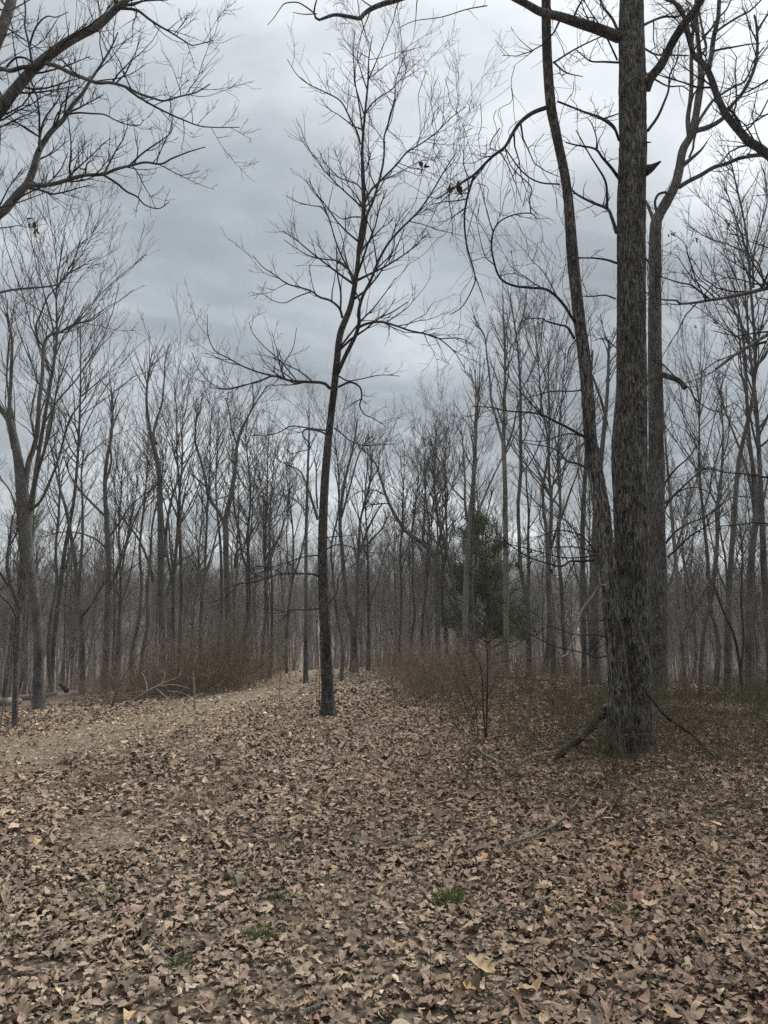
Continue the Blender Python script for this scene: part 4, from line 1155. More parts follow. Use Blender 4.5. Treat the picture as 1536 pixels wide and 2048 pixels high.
# the crowd of trunks further in
occupied = [(at(p[0], 1280, p[1])[0], p[1]) for p in placed]
cnt = 0
tries = 0
while cnt < 215 and tries < 6000:
    tries += 1
    Y = math.sqrt(rb.uniform(24 ** 2, 82 ** 2)); X = rb.uniform(-1, 1) * (Y * .56 + 3)
    if Y < 34 and -5.5 < X < 9.5:
        continue
    if Y < 42 and -3.5 < X < 1.5:
        continue
    if min(((X - a) ** 2 + (Y - b) ** 2 for a, b in occupied), default=99) < (1.0 if Y < 45 else .8) ** 2:
        continue
    occupied.append((X, Y)); cnt += 1
    H = rb.uniform(7, 11.5) * (1.0 if Y < 50 else 1.08)
    pc = 768 + X / (Y * CP) * F
    zi = int(np.searchsorted((90, 200, 300, 420, 520, 640, 760, 880, 1000, 1150, 1340, 1440), pc))
    zone = ('at the extreme left', 'behind the thick leaning left tree', 'around the dark forked left tree', 'around the brushy double crown', 'around the wide forked tree', 'behind the right end of the left thicket',
            'behind the slender central trunk', 'behind the gnarled swollen foot', 'above the central thicket', 'around the green cedar', 'left of the big oak', 'just right of the grey oak', 'at the extreme right')[zi]
    row = 'middle' if Y < 46 else 'back'
    lab = ('slim bare grey tree in the middle rows ' if Y < 46 else 'faint distant bare tree in the back rows ') + zone
    put_tree(int(rb.integers(0, 12)), X, Y, H, lab, group=f'{row} rows of the wood {zone}', rot=rb.uniform(0, 6.28), lean=(rb.normal(0, .03), rb.normal(0, .03)))


def scatter(name, label, meshes, X, Y, rot, scale, dz=0.0):
    """one uncountable mass: copies of a few clumps stood on the ground by geometry nodes"""
    src = bpy.data.collections.new(name + '_clumps')
    for i, me in enumerate(meshes):
        src.objects.link(bpy.data.objects.new(f'{name}_clump', me))
    K = len(X)
    me = bpy.data.meshes.new(name)
    me.vertices.add(K)
    me.vertices.foreach_set('co', np.column_stack([X, Y, terrain(X, Y) + dz]).astype(np.float32).ravel())
    a = me.attributes.new('turn', 'FLOAT_VECTOR', 'POINT')
    a.data.foreach_set('vector', np.column_stack([np.zeros(K), np.zeros(K), rot]).astype(np.float32).ravel())
    a = me.attributes.new('size', 'FLOAT', 'POINT')
    a.data.foreach_set('value', np.asarray(scale, np.float32))
    ng = bpy.data.node_groups.new(name, 'GeometryNodeTree')
    ng.interface.new_socket('Geometry', in_out='INPUT', socket_type='NodeSocketGeometry')
    ng.interface.new_socket('Geometry', in_out='OUTPUT', socket_type='NodeSocketGeometry')
    N, Lk = ng.nodes, ng.links
    gi, go = N.new('NodeGroupInput'), N.new('NodeGroupOutput')
    ci = N.new('GeometryNodeCollectionInfo')
    ci.inputs['Collection'].default_value = src
    ci.inputs['Separate Children'].default_value = True
    ci.inputs['Reset Children'].default_value = True
    ip = N.new('GeometryNodeInstanceOnPoints')
    ip.inputs['Pick Instance'].default_value = True
    ra = N.new('GeometryNodeInputNamedAttribute'); ra.data_type = 'FLOAT_VECTOR'; ra.inputs[0].default_value = 'turn'
    sa = N.new('GeometryNodeInputNamedAttribute'); sa.data_type = 'FLOAT'; sa.inputs[0].default_value = 'size'
    Lk.new(gi.outputs[0], ip.inputs['Points']); Lk.new(ci.outputs[0], ip.inputs['Instance'])
    Lk.new(ra.outputs[0], ip.inputs['Rotation']); Lk.new(sa.outputs[0], ip.inputs['Scale'])
    Lk.new(ip.outputs[0], go.inputs[0])
    o = link(name, me, kind='stuff', label=label)
    md = o.modifiers.new('scatter', 'NODES')
    md.node_group = ng
    return o


# the far wood reads as one grey mass
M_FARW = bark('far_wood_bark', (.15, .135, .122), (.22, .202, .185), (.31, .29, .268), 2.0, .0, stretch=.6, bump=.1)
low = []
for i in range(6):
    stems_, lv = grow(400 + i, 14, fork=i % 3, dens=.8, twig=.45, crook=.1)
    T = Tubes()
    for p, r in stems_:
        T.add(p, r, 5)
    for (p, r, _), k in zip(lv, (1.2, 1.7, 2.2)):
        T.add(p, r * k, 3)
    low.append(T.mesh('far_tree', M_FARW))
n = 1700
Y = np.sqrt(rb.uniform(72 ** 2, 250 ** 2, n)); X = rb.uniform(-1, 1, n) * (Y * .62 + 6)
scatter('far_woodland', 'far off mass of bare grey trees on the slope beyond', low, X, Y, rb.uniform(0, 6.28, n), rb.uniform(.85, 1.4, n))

# ------------------------------------------------------------------ brush and undergrowth
def stem_material(name, a, b, c):
    m, t = material(name)
    g = t.n('ShaderNodeTexCoord').outputs['Object']
    nz = t.n('ShaderNodeTexNoise', {'Vector': g, 'Scale': 3.5, 'Detail': 5.0, 'Roughness': .75})
    finish(t, t.ramp(nz.outputs['Fac'], [(.32, a), (.5, b), (.7, c)]), .9)
    return m


M_BRUSH = stem_material('red_brown_stems', (.11, .08, .061), (.20, .153, .117), (.31, .25, .195))
M_STRAWST = stem_material('tan_stems', (.11, .083, .06), (.20, .155, .115), (.31, .25, .19))
M_OLIVE = stem_material('olive_briar_stems', (.042, .039, .023), (.09, .079, .047), (.16, .136, .088))
M_OLIVE2 = stem_material('olive_brush_stems', (.075, .066, .042), (.13, .115, .075), (.20, .175, .12))
M_UNDER = stem_material('grey_understorey', (.16, .142, .126), (.25, .226, .203), (.35, .325, .295))
M_STRAW = stem_material('dry_grass', (.16, .125, .08), (.30, .24, .16), (.42, .35, .245))
M_GRASS = stem_material('green_grass', (.05, .085, .022), (.095, .145, .04), (.17, .19, .08))


def stems(r_, X, Y, h, r0, lean=(0, 0), jit=.12, droop=-.05, npts=6, spread=.35, z0=-.02):
    """thin upright or arching stems rooted at X, Y"""
    K = len(X)
    h = np.broadcast_to(h, (K,)).astype(float)
    d = norm(np.column_stack([r_.normal(lean[0], spread, K), r_.normal(lean[1], spread, K), np.ones(K)]))
    P = np.zeros((K, npts, 3)); P[:, 0] = np.column_stack([X, Y, terrain(X, Y) + z0])
    st = (h / (npts - 1))[:, None]
    for s in range(1, npts):
        d = norm(d + jit * r_.normal(size=(K, 3)) + np.array([0, 0, droop]))
        P[:, s] = P[:, s - 1] + d * st
    g = terrain(P[..., 0], P[..., 1])
    P[..., 2] = np.maximum(P[..., 2], g + .01)
    P[:, 0, 2] = g[:, 0] + z0
    R = r0 * r_.uniform(.7, 1.4, (K, 1)) * np.linspace(1, .45, npts)[None]
    return P, R


rk = np.random.default_rng(123)


def px_front(px, xs, ys):
    return np.array([gpx(a, np.interp(a, xs, ys))[:2] for a in px])



def clumps(count, per, rad, h, hs, r0, mat, lean=(0, 0), jit=.13, droop=-.03, spread=.3, tw=4.2, tmin=.2, tfrac=.36, rt=.0032, seed=0):
    out = []
    for c in range(count):
        r_ = np.random.default_rng(seed + c)
        a = r_.uniform(0, 6.28, per); q = rad * np.sqrt(r_.random(per))
        P, R = stems(r_, np.zeros(per), np.zeros(per), np.clip(r_.normal(h, hs, per), h * .3, h * 1.8), r0, lean, jit, droop, 6, spread)
        P[..., 2] -= terrain(0, 0)
        P[..., 0] += (q * np.cos(a))[:, None]; P[..., 1] += (q * np.sin(a))[:, None]
        T = Tubes().add(P, R, 3)
        p2, r2 = spawn(r_, P, R, tw, (tmin, 1), tfrac, .3, .1, .6, (25, 60), .05, .02, .15, 4, .7, rt, rt * .7)
        p3, r3 = spawn(r_, p2, r2, 3.0, (.2, 1), .5, .3, .06, .3, (25, 60), .05, .02, .15, 3, .8, rt * .8, rt * .6)
        T.add(p2, r2, 3).add(p3, r3, 3)
        out.append(T.mesh('clump', mat))
    return out


# left thicket: reddish stems between path and wood
grid = np.linspace(40, 590, 60)
fr = px_front(grid, [0, 200, 400, 470, 530, 590], [1432, 1412, 1393, 1384, 1362, 1330])
n = 300
px = rk.triangular(30, 420, 580, n)
fx, fy = np.interp(px, grid, fr[:, 0]), np.interp(px, grid, fr[:, 1])
back = rk.exponential(2.0, n) + .2
X, Y = fx * (1 + back / fy) + rk.normal(0, .25, n), fy + back
hh = np.clip(rk.normal(np.interp(px, [60, 220, 380, 480, 575], [.4, .65, .9, .95, .55]), .22), .2, 1.5)
scatter('brush_thicket', 'reddish brown leafless thicket along the left side of the path', clumps(7, 6, .6, 1.15, .4, .0048, M_BRUSH, (.22, 0), .17, -.07, .5, 3.2, seed=800), X, Y, rk.normal(0, .7, n), hh)
n = 46
px = rk.triangular(300, 470, 560, n)
fx, fy = np.interp(px, grid, fr[:, 0]), np.interp(px, grid, fr[:, 1])
back = rk.uniform(.6, 4, n)
X, Y = fx * (1 + back / fy), fy + back
scatter('tall_brush', 'taller olive tinged brush rising from the left thicket', clumps(5, 6, .5, 1.8, .5, .0046, M_OLIVE2, (.25, 0), .10, -.03, .28, 3.2, .35, .25, .003, 820), X, Y, rk.normal(0, .7, n), rk.uniform(.7, 1.3, n))

# central thicket right of the slender tree
n = 140
Y = rk.uniform(15.8, 25, n)
X = np.interp(Y, [15.5, 19, 25], [.1, .6, .6]) + np.abs(rk.normal(0, 1, n)) * np.interp(Y, [15.5, 25], [.8, 1.6])
k = path_d(X, Y) > 1.1
X, Y = X[k], Y[k]
scatter('brush_thicket', 'tan brown leafless thicket right of the slender central tree', clumps(6, 7, .5, 1.0, .35, .0044, M_STRAWST, (.15, 0), .16, -.06, .42, 3.4, .25, .4, .003, 840), X, Y, rk.uniform(-1, 1, len(X)), rk.uniform(.6, 1.25, len(X)))

# low reddish brush at the far end of the clearing
n = 420
Y = rk.uniform(22, 44, n); X = rk.uniform(-6, 14, n)
k = (path_d(X, Y) > 1.2) & (rk.random(n) < .15 + .85 * smooth(24, 36, Y + vnoise(X * .4, Y * .4, 8) * 10))
X, Y = X[k], Y[k]
scatter('low_brush', 'low reddish brush at the far end of the clearing', clumps(6, 8, .45, .6, .2, .0055, M_BRUSH, (0, 0), .16, -.06, .4, 4.0, .2, .45, .0042, 860), X, Y, rk.uniform(0, 6.28, len(X)), rk.uniform(.5, 1.3, len(X)))

# olive briars round the oaks
n = 1900
Y = np.sqrt(rk.uniform(5.2 ** 2, 20 ** 2, n)); X = rk.uniform(.2, 12.5, n)
pxx = 768 + X / Y * F
dens_ = smooth(820, 1130, pxx + (vnoise(X * .9, Y * .9, 33) - .5) * 420) * (.12 + .88 * smooth(5.5, 7.5, Y + (vnoise(X * 1.2, Y * 1.2, 35) - .5) * 1.8)) * (1 - .45 * smooth(13, 20, Y))
k = (rk.random(n) < dens_ * .9) & (np.abs(X) < Y * .62 + .5)
k &= ~((pxx > 930) & (pxx < 1250) & (Y > Yo - 1.5) & (Y < Yo - .15) & (rk.random(n) < .8))
X, Y = X[k], Y[k]
a = rk.uniform(0, 6.28, 70); q0 = np.abs(rk.normal(0, .6, 70)) + .35
X = np.concatenate([X, bo[0] + q0 * np.cos(a)]); Y = np.concatenate([Y, bo[1] - .1 + q0 * np.sin(a) * .8])
scatter('briar_undergrowth', 'tangled olive briars round the foot of the oaks', clumps(9, 7, .4, .48, .22, .0028, M_OLIVE, (0, 0), .24, -.07, .6, 7.0, .1, .5, .0021, 900), X, Y, rk.uniform(0, 6.28, len(X)), rk.uniform(.55, 1.35, len(X)))

# thin weed stalks standing in the leaves
n = 1100
X, Y = wedge(n, 3.4, 13, .6)
k = rk.random(n) < np.where(X > -.6, .8, .18)
X, Y = X[k], Y[k]
T = Tubes()
P, R = stems(rk, X, Y, np.clip(rk.normal(.24, .11, len(X)), .07, .55), .0023, (0, 0), .08, 0, 5, .16)
T.add(P, R, 3)
p2, r2 = spawn(rk, P, R, 4.0, (.4, 1), .3, .2, .03, .12, (25, 50), .1, .05, .1, 3, .8, .0012, .0009)
T.add(p2, r2, 3)
link('weed_stalks', T.mesh('weed_stalks', M_BRUSH), kind='stuff', label='thin dead weed stalks standing in the leaf litter')

# small fallen twigs among the leaves
n = 420
X, Y = wedge(n, 3.2, 15, .4)
a = rk.uniform(0, 6.28, n); L = rk.uniform(.08, .5, n)
u = np.linspace(0, 1, 6)[None]
bend = np.cumsum(rk.normal(0, .28, (n, 6)), 1)
PX = X[:, None] + np.cumsum(np.cos(a[:, None] + bend), 1) * L[:, None] / 6; PY = Y[:, None] + np.cumsum(np.sin(a[:, None] + bend), 1) * L[:, None] / 6
P = np.stack([PX, PY, terrain(PX, PY) + .03 + rk.uniform(0, .02, (n, 1)) + rk.uniform(-.02, .05, (n, 1)) * u], -1)
R = rk.uniform(.0016, .0046, (n, 1)) * (1 - .6 * u)
T = Tubes().add(P, R, 4)
p2, r2 = spawn(rk, P, R, 2.5, (.2, .9), .35, .3, .03, .15, (30, 60), .0, .0, .12, 3, .7, .0012, .0009)
T.add(p2, r2, 3)
link('fallen_twigs', T.mesh('fallen_twigs', M_DEAD), kind='stuff', label='small fallen twigs strewn among the leaves')

# short straw on the path and scattered in the leaves
n = 16000
X, Y = wedge(n, 5, 30, .4)
k = (rk.random(n) < bareness(X, Y) * .9 + .035) & (X < 3)
X, Y = X[k], Y[k]
T = Tubes()
P, R = stems(rk, X, Y, rk.uniform(.04, .16, len(X)), .0016, (0, 0), .25, -.25, 4, 1.1)
R *= (1 + Y / 14)[:, None]
T.add(P, R, 3)
link('dry_grass', T.mesh('dry_grass', M_STRAW), kind='stuff', label='short straw coloured dead grass on the path')

# grey understorey between the trunks
n = 760
Y = np.sqrt(rk.uniform(19 ** 2, 120 ** 2, n)); X = rk.uniform(-1, 1, n) * (Y * .60 + 2)
k = ~((Y < 37) & (X > -5.5) & (X < 9.5)) & ~((Y < 46) & (X > -3) & (X < 1.2))
X, Y = X[k], Y[k]
scatter('understorey_saplings', 'veil of thin grey saplings between the trunks of the wood', clumps(9, 7, 1.1, 3.6, 1.3, .0095, M_UNDER, (0, 0), .09, .02, .16, 2.6, .15, .34, .0055, 880), X, Y, rk.uniform(0, 6.28, len(X)), rk.uniform(.35, .95, len(X)))

# ------------------------------------------------------------------ cedar
cy = 31.5
cx = at(976, 1300, cy)[0]
bc = np.array((cx, cy, tz(cx, cy)))
Hc = top_h(962, 1045, cx, cy)
ced = thing('cedar_tree', 'dark green evergreen cedar among the bare trunks', 'tree', bc)
rc2 = np.random.default_rng(77)
TPc = np.array([(0, 0, -.1), (.05, 0, Hc * .3), (0, .05, Hc * .65), (0, 0, Hc)])
TPr, TRc = resample(TPc, np.array([.12, .09, .05, .012]), 20)
link('trunk', Tubes().add(TPr, TRc, 8).mesh('trunk', M_OAK2), ced)
pb, rbb = spawn(rc2, TPr[None], TRc[None], 18.0, (.10, .97), .40, .6, .5, 2.3, (55, 85), .12, .04, .10, 6, .5, .008, .005)
ps, rs = spawn(rc2, pb, rbb, 7.0, (.25, 1), .38, .4, .15, .7, (25, 60), .05, .03, .12, 4, .7, .005, .003)
link('branches', Tubes().add(pb, rbb, 4).add(ps, rs, 3).mesh('branches', M_OAK2), ced)
K = 30
pf = ps[:, 1:].reshape(-1, 3)
pf = np.repeat(pf, 26, 0)
pf = pf[(vnoise(pf[:, 0] * 1.5 + 7, pf[:, 2] * 1.7, 44) + .35 * vnoise(pf[:, 1] * 2, pf[:, 2] * 2, 45)) > .52]
Kf = len(pf)
c0 = pf + rc2.normal(0, .10, (Kf, 3))
dd = norm(rc2.normal(size=(Kf, 3)) + np.array([0, 0, .35])); side = norm(np.cross(dd, rc2.normal(size=(Kf, 3))))
ln = rc2.uniform(.05, .13, (Kf, 1)); wd = rc2.uniform(.006, .014, (Kf, 1))
V = np.stack([c0, c0 + dd * ln * .5 + side * wd, c0 + dd * ln, c0 + dd * ln * .5 - side * wd], 1).reshape(-1, 3)
m, t = material('cedar_foliage')
nz = t.n('ShaderNodeTexNoise', {'Vector': t.n('ShaderNodeTexCoord').outputs['Object'], 'Scale': 2.6, 'Detail': 4.0})
finish(t, t.ramp(nz.outputs['Fac'], [(.3, (.07, .098, .04)), (.55, (.12, .155, .065)), (.75, (.17, .19, .09))]), .8)
link('crown', quad_mesh('crown', V, np.arange(Kf * 4).reshape(-1, 4), m, False), ced)

# ------------------------------------------------------------------ logs, branches, sticks
def lying(name, label, cat, pieces, mat, seed=0, twigs=0.0, sides=9, rough=.06, group=None):
    """a log, branch or stick: pieces = lists of points with widths (metres)"""
    r_ = np.random.default_rng(seed)
    o0 = pieces[0][0][0]
    T = Tubes()
    arr = []
    for P, R in pieces:
        P = np.asarray(P, float)
        P2, R2 = resample(P, R, max(12, 4 * len(P)))
        R2 = R2 * (1 + r_.normal(0, rough, len(R2)))
        R2[-1] *= .5
        T.add(P2, R2, sides)
        arr.append(resample(P2, R2, 12))
        # closed ends
        T.add(np.array([P2[0] + (P2[0] - P2[1]) * .02, P2[0]]), np.array([.001, R2[0]]), sides)
        T.add(np.array([P2[-1], P2[-1] + (P2[-1] - P2[-2]) * .05]), np.array([R2[-1], .001]), sides)
    if twigs:
        A, B = np.array([a for a, _ in arr]), np.array([b for _, b in arr])
        p_, q_ = spawn(r_, A, B, twigs, (.1, 1), .4, .4, .12, .9, (30, 70), .05, 0, .15, 5, .6, .004, .0025)
        T.add(p_, q_, 3)
    o = link(name, T.mesh(name, mat, o0), loc=tuple(float(v) for v in o0), label=label, category=cat)
    if group:
        o['group'] = group
    return o


def gline(pts, w0, w1, lift=.02):
    """points lying on the ground, from pixels; widths in pixels"""
    P = np.array([gpx(*p) for p in pts])
    k = np.linspace(0, 1, len(P))
    R = np.array([.5 * (w0 + (w1 - w0) * a) * pxm(p[1], 0) for a, p in zip(k, P)])
    P[:, 2] += R * .6 + lift
    return P, R


def gl(crop, pts):
    return conv(crop, pts)


A9 = (900, 1340, 4.0); A11 = (1152, 1340, 4.0)
g0 = gpx(1096, 1533)
lp = [(g0[0] - .02, g0[1] - .02, g0[2] - .02)] + [tuple(at(x, y, Y)) for (x, y), Y in zip(gl(A9, [(900, 662), (1040, 530), (1170, 400), (1285, 275), (1430, 150), (1515, 95)]), (g0[1] + .08, g0[1] + .3, g0[1] + .55, Yo - .2, Yo - .2, Yo - .2))]
lying('rotten_log', 'rotten lichen patched log leaning into the fork of the big oak', 'log', [(lp, np.array([.010, .036, .060, .068, .064, .054, .04]))], M_ROT, 5, sides=12, rough=.09)
g0 = gpx(1440, 1525)
lp = [tuple(at(x, y, Y)) for (x, y), Y in zip(gl(A11, [(520, 110), (575, 195), (640, 270), (700, 350), (800, 430), (920, 510), (1000, 590)]), np.linspace(Yo - .32, g0[1], 7))] + [tuple(g0)]
lying('fallen_branch', 'dark bent branch propped against the right side of the big oak', 'branch', [(lp, np.array([.015, .018, .02, .02, .018, .016, .014, .01]))], M_ROT, 6, 1.2)
q_ = gl(A9, [(75, 800), (90, 720), (180, 615), (260, 670), (340, 710), (480, 775)])
Yb = gpx(*q_[-1])[1]
lying('fallen_branch', 'pale arched branch resting on the leaves left of the rotten log', 'branch', [(np.array([at(x, y, Yb + .1) for x, y in q_]), np.array([.01, .014, .02, .022, .02, .018])),
      (np.array([at(x, y, Yb) for x, y in gl(A9, [(480, 775), (560, 745), (640, 700), (740, 670), (810, 650)])]), np.array([.012, .014, .016, .014, .01]))], M_CUT, 7, .8)
lying('stick', 'grey curved stick on the leaves in front of the oak', 'stick', [gline([(1005, 1712), (1025, 1703), (1060, 1690), (1110, 1665), (1145, 1630), (1163, 1605)], 7, 4.5, .05)], M_DEAD, 8)
lying('stick', 'thin dark twig end left of the curved grey stick', 'stick', [gline([(895, 1702), (915, 1712), (935, 1715)], 3.5, 2)], M_ROT, 9)
lying('stick', 'bent grey stick on the leaves at the lower left', 'stick', [gline([(297, 1888), (312, 1908), (332, 1926), (352, 1934)], 5.5, 4), gline([(362, 1932), (385, 1927), (410, 1930), (432, 1933)], 3.5, 3)], M_DEAD, 10)
lying('wood_piece', 'pale chunk of dead wood at the bottom edge', 'wood', [gline([(598, 2046), (625, 2036), (656, 2024)], 13, 9)], M_DEAD, 11, sides=10, rough=.12)
lying('stick', 'thin straw pale stalk lying right of the central leaves', 'stick', [gline([(625, 1875), (640, 1850), (652, 1825)], 2.5, 2)], M_STRAW, 12)
lying('fallen_log', 'long mossy log lying in briars at the right edge', 'log', [gline(gl(A11, [(1075, 372), (1200, 358), (1300, 372), (1400, 372), (1540, 340), (1700, 330)]), 8, 9)], M_ROT, 13, .8)
lying('fallen_branch', 'paler thin branch crossing the mossy log at the right edge', 'branch', [gline(gl(A11, [(1300, 400), (1420, 370), (1480, 385), (1560, 420), (1660, 460)]), 4, 4, .08)], M_DEAD, 14)
lying('fallen_log', 'long grey log lying across the clearing behind the thin sapling', 'log', [gline(gl(A9, [(270, 72), (450, 78), (600, 82), (720, 98), (880, 104)]), 6, 4, .05)], M_GREY, 15, .6)
lying('fallen_log', 'dark fallen trunk behind the grey oak on the right', 'log', [gline(gl(A11, [(715, 52), (830, 72), (960, 104)]), 5, 4, .15)], M_ROT, 16, 1.0)
lying('fallen_log', 'faint fallen log farther back among the briars on the right', 'log', [gline(gl(A11, [(860, 200), (1050, 212), (1250, 205), (1480, 215)]), 4, 4, .03)], M_GREY, 17)
lying('fallen_log', 'short dark log beyond the sapling near the cedar foot', 'log', [gline(gl(LM, [(385, 1215), (430, 1225), (490, 1240)]), 5, 4, .15)], M_ROT, 18)
for i, (pts, w0, w1, mat, lab) in enumerate((([(-60, 1396), (-20, 1394), (32, 1391)], 20, 17, M_CUT, 'uppermost pale log of the pile at the left edge'),
                                     ([(-60, 1415), (0, 1412), (42, 1408)], 20, 18, M_CUT, 'lower pale log of the pile at the left edge'),
                                     ([(20, 1403), (70, 1399), (112, 1390)], 12, 9, M_GREY, 'grey log lying right of the pale pile at the left edge'))):
    P, R = gline(pts, w0, w1, .0)
    if i == 0:
        P[:, 2] += .22
        P[:, 1] = 14.2
        P[:, 2] = at(0, 1392, 14.2)[2]
    lying('cut_log', lab, 'log', [(P, R)], mat, 20 + i, sides=12, rough=.03, group='log pile at the left edge')
lying('charred_stump', 'short blackened log stub tilted in the brush at left', 'stump', [(np.array([at(x, y, 15.2) for x, y in ((119, 1366), (127, 1374), (136, 1384))]), np.array([.035, .05, .05]))], M_ROT, 25, sides=10)
Yd = gpx(300, 1424)[1]


def tl_(pts, w0, w1, d=0.0):
    q = conv(BL, pts)
    P = np.array([at(x, y, Yd + d * i / len(q)) for i, (x, y) in enumerate(q)])
    return P, np.linspace(w0, w1, len(P)) * .5 * pxm(Yd)


lying('fallen_branch', 'pale dead branch with fingers lying before the left thicket', 'branch', [
    tl_([(1030, 2020), (1150, 1945), (1250, 1890), (1340, 1850), (1430, 1812), (1450, 1725)], 3.2, 1.6),
    tl_([(1180, 1925), (1160, 1830), (1130, 1775)], 2, 1.2, .4), tl_([(1250, 1890), (1400, 1878), (1530, 1915)], 2, 1.2, -.3), tl_([(1240, 1900), (1310, 1960), (1390, 2020)], 2, 1.2, -.5),
    tl_([(1340, 1930), (1450, 1940), (1560, 2000)], 1.8, 1.2, -.5), tl_([(940, 1965), (1100, 1935), (1230, 1915)], 1.8, 1.4, .3), tl_([(1290, 1870), (1320, 1800), (1300, 1760)], 1.6, 1.0, .3)], M_CUT, 26, .8, 6)
ys_ = gpx(390, 1421)
lying('upright_stick', 'pale bare stick standing upright at the edge of the path', 'stick', [(np.array([ys_ + (0, 0, -.05), at(389, 1385, ys_[1]), at(386.5, 1342, ys_[1])]), np.array([.022, .021, .016]))], M_CUT, 27, sides=7)
for i, (pts, Y_, lab) in enumerate((([(45, 1330), (58, 1375), (75, 1410)], 14.0, 'thin dead pole leaning right in front of the left log pile'),
                                    ([(2, 1420), (14, 1375), (25, 1330)], 14.0, 'thin pale pole leaning left over the log pile'),
                                    ([(222, 1390), (255, 1340), (310, 1270)], 17.5, 'long thin stem slanting up over the left thicket'))):
    P = np.array([at(x, y, Y_) for x, y in pts])
    k = 0 if P[0, 2] < P[-1, 2] else -1
    P[k, 2] = min(P[k, 2], tz(P[k, 0], P[k, 1]))
    lying('leaning_stem', lab, 'stem', [(P, np.array([.012, .012, .009]))], M_GREYTWIG if i != 1 else M_DEAD, 30 + i, 1.0, 6)

# ------------------------------------------------------------------ saplings
def sapling(label, px, py, paths, seed, mat=M_LIMB, tw=3.0):
    g = gpx(px, py)
    r_ = np.random.default_rng(seed)
    e = thing('sapling', label, 'sapling', g)
    A, B = [], []
    for c, pts, w0, w1, dY in paths:
        p, r = trace(c, pts, w0, w1, g[1], g[1] + dY)
        p[0, 2] = min(p[0, 2], g[2] - .02)
        link('stem', Tubes().add(p, r, 6).mesh('stem', mat, g), e)
        A.append(p); B.append(r)
    p2, r2 = spawn(r_, *limbs_to_array(list(zip(A, B)), 24), tw, (.2, 1), .3, .4, .1, .55, (25, 60), .1, .05, .13, 5, .6, .0022, .0016)
    p3, r3 = spawn(r_, p2, r2, 3.5, (.2, 1), .4, .4, .06, .25, (25, 55), .1, .05, .13, 4, .7, .0017, .0013)
    if len(p2):
        link('crown', Tubes().add(p2, r2, 3).add(p3, r3, 3).mesh('crown', mat, g), e)


sapling('thin leafless sapling with three stems left of the rotten log', 970, 1482,
        [(LM, [(450, 1900), (455, 1700), (458, 1500), (462, 1300), (450, 1150), (430, 950)], 4.2, 1.4, .2), (LM, [(440, 1890), (425, 1650), (418, 1450), (395, 1300), (330, 1200)], 3.4, 1.2, -.3),
         (LM, [(385, 1890), (360, 1650), (310, 1500), (260, 1350), (250, 1280)], 2.2, 1, -.2), (LM, [(370, 1870), (300, 1700), (250, 1550), (190, 1400)], 1.8, 1, .2)], 601)
sapling('wispy twiggy sapling at the left foot of the slender central tree', 636, 1415, [(FULL, [(638, 1418), (639, 1370), (641, 1310), (640, 1250)], 1.8, .9, .1), (FULL, [(634, 1415), (632, 1370), (633, 1330)], 1.5, .8, .1)], 602)
sapling('small twiggy sapling standing in the path left of the slender tree', 560, 1412, [(FULL, [(560, 1414), (559, 1380), (561, 1345), (556, 1315)], 1.8, .9, .1)], 603, M_BRUSH)
sapling('tiny leafless shoot before the central thicket', 787, 1425, [(FULL, [(787, 1428), (789, 1405), (788, 1380)], 1.8, .9, 0)], 604, M_BRUSH)
sapling('thin upright seedling in the lower middle of the leaves', 552, 1705, [(FULL, [(552, 1770), (549, 1720), (552, 1670), (550, 1630)], 2, 1, 0)], 605, M_BRUSH, 1.5)
sapling('pair of dark seedling stems at the bottom left of the leaves', 335, 2010, [(FULL, [(343, 2018), (340, 1980), (336, 1930), (334, 1880)], 2, 1, 0), (FULL, [(290, 2012), (296, 1970), (297, 1910), (300, 1890)], 2, 1, 0)], 606, M_BRUSH, 1.0)
sapling('dark seedling stem beside the green tuft at bottom middle', 527, 1988, [(FULL, [(527, 1990), (523, 1950), (519, 1900)], 2.2, 1.4, 0)], 607, M_BRUSH, 1.0)
sapling('slanting twiggy shoots at the lower right of the leaves', 1440, 1990, [(FULL, [(1440, 1995), (1420, 1940), (1395, 1890), (1380, 1860)], 2, 1, 0), (FULL, [(1500, 1990), (1490, 1930), (1470, 1870), (1462, 1810)], 2, 1, .2), (FULL, [(1330, 1975), (1300, 1930), (1282, 1880)], 1.8, 1, .2)], 608, M_BRUSH, 2.0)

# ------------------------------------------------------------------ grass tufts
def tuft(label, px, py, rad, h, n, mat, seed, name='grass_tuft'):
    g = gpx(px, py)
    r_ = np.random.default_rng(seed)
    a = r_.uniform(0, 6.28, n); rr = rad * np.sqrt(r_.random(n))
    dx, dy = rr * np.cos(a), rr * np.sin(a)
    d = norm(np.column_stack([dx / rad * .7 + r_.normal(0, .25, n), dy / rad * .7 + r_.normal(0, .25, n), np.ones(n)]))
    P = np.zeros((n, 5, 3)); P[:, 0] = np.column_stack([dx, dy, np.full(n, -.005)])
    hh = h * r_.uniform(.5, 1.25, n)
    for s in range(1, 5):
        d = norm(d + np.array([0, 0, -.18]) + r_.normal(0, .08, (n, 3)))
        P[:, s] = P[:, s - 1] + d * hh[:, None] / 4
    P[..., 2] = np.maximum(P[..., 2], 0) + .03
    R = np.linspace(1, .25, 5)[None] * r_.uniform(.0012, .0022, (n, 1))
    return link(name, Tubes().add(P, R, 3).mesh(name, mat), loc=tuple(g), label=label, category='grass')


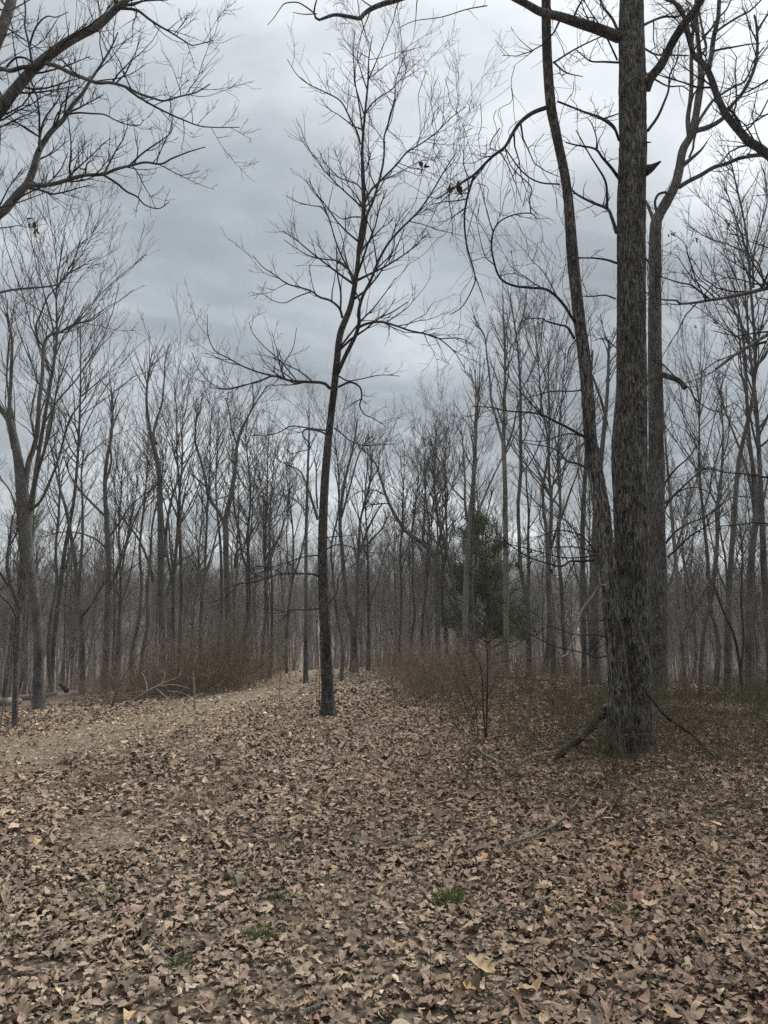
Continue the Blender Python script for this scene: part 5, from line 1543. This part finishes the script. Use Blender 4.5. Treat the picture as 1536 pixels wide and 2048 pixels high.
tuft('bright green grass tuft in the leaves at middle right', 905, 1815, .085, .08, 200, M_GRASS, 1)
tuft('small bright green tuft beside the dark seedling at bottom middle', 519, 1890, .05, .08, 120, M_GRASS, 2)
tuft('faint green tuft left of the upper middle leaves', 486, 1768, .08, .08, 50, M_GRASS, 3)
tuft('green and straw grass tuft right of the faint green one', 565, 1812, .08, .09, 60, M_GRASS, 4)
tuft('sparse green tuft at the left among the lower leaves', 190, 1812, .11, .10, 60, M_GRASS, 5)
tuft('green tuft at the extreme left edge low down', 16, 1893, .08, .07, 60, M_GRASS, 6)
tuft('dark green tuft right of the bent grey stick', 361, 1945, .05, .06, 50, M_GRASS, 7)
tuft('green and white grass tuft at the lower right', 1250, 1842, .07, .07, 50, M_GRASS, 8)
tuft('straw clump of dead grass on the left of the clearing', 205, 1572, .20, .26, 130, M_STRAW, 9)
tuft('straw clump of dead grass in the middle of the clearing', 395, 1612, .25, .24, 130, M_STRAW, 10)
tuft('flattened straw clump right of the middle one', 455, 1580, .28, .20, 110, M_STRAW, 11)
tuft('loose straw stalks lying at the centre bottom', 640, 1850, .16, .20, 50, M_STRAW, 12)

# ------------------------------------------------------------------ far house
def box(T, c, s):
    c = np.asarray(c, float); s = np.asarray(s, float) / 2
    v = np.array([(x, y, z) for x in (-1, 1) for y in (-1, 1) for z in (-1, 1)]) * s + c
    f = np.array([(0, 1, 3, 2), (4, 6, 7, 5), (0, 4, 5, 1), (2, 3, 7, 6), (0, 2, 6, 4), (1, 5, 7, 3)])
    T.V.append(v); T.F.append(f + T.n); T.n += 8


def plain(name, c, rough=.8):
    m, t = material(name)
    nz = t.n('ShaderNodeTexNoise', {'Scale': 6.0, 'Detail': 4.0})
    finish(t, t.ramp(nz.outputs['Fac'], [(.3, tuple(v * .82 for v in c)), (.7, c)]), rough)
    return m


M_WALL = plain('cream_siding', (.55, .48, .38)); M_ROOF = plain('brown_roof', (.12, .10, .09)); M_DECK = plain('grey_deck', (.34, .31, .27)); M_PANE = plain('window_glass', (.05, .06, .07), .2)
hy = 92.0
hx = at(1383, 1200, hy)[0]; hz = at(1383, 1210, hy)[2]
hs = thing('house', 'pale house with a railed deck glimpsed through the trees at right', 'house', (hx, hy, hz))
T = Tubes(); box(T, (0, 4, .9), (6.4, 5, 3.4)); box(T, (0, 4, -3.2), (6.0, 4.6, 4.9)); link('wall', T.mesh('wall', M_WALL), hs)
T = Tubes()
T.V.append(np.array([(-3.6, 1.2, 2.55), (3.6, 1.2, 2.55), (3.6, 6.8, 2.55), (-3.6, 6.8, 2.55), (-3.6, 4, 4.3), (3.6, 4, 4.3)])); T.n = 6
T.F.append(np.array([(0, 1, 5, 4), (2, 3, 4, 5), (0, 4, 3, 3), (1, 2, 5, 5)]))
rm = bpy.data.meshes.new('roof'); rm.from_pydata([tuple(v) for v in T.V[0]], [], [(0, 1, 5, 4), (2, 3, 4, 5), (0, 4, 3), (1, 2, 5), (0, 3, 2, 1)]); rm.materials.append(M_ROOF)
link('roof', rm, hs)
for x in (-1.9, .1, 2.0):
    T = Tubes(); box(T, (x, 1.47, 1.2), (.9, .08, 1.2)); wn = link('window', T.mesh('window', M_DECK), hs)
    T = Tubes(); box(T, (x, 1.42, 1.2), (.74, .06, 1.04)); link('pane', T.mesh('pane', M_PANE), wn)
T = Tubes(); box(T, (0, .3, -.85), (6.6, 2.3, .16)); dk = link('deck', T.mesh('deck', M_DECK), hs)
for z in (.15, -.15, -.45):
    T = Tubes(); box(T, (0, -.8, z), (6.6, .08, .09)); link('rail', T.mesh('rail', M_DECK), dk)
for x in (-3.2, -1.6, 0, 1.6, 3.2):
    T = Tubes(); box(T, (x, -.8, -2.9), (.12, .12, 6.4)); link('post', T.mesh('post', M_DECK), dk)

# ------------------------------------------------------------------ haze: the damp air of the day
T = Tubes(); box(T, (0, 190, 14), (700, 480, 70))
m = bpy.data.materials.new('damp_air'); m.use_nodes = True
t = NT(m.node_tree)
pv = t.n('ShaderNodeVolumePrincipled', {'Color': (.93, .92, .91, 1), 'Density': HAZE, 'Anisotropy': .3})
t.n('ShaderNodeOutputMaterial', {'Volume': pv.outputs[0]})
link('haze', T.mesh('haze', m), kind='stuff', label='thin grey damp air between the trees')
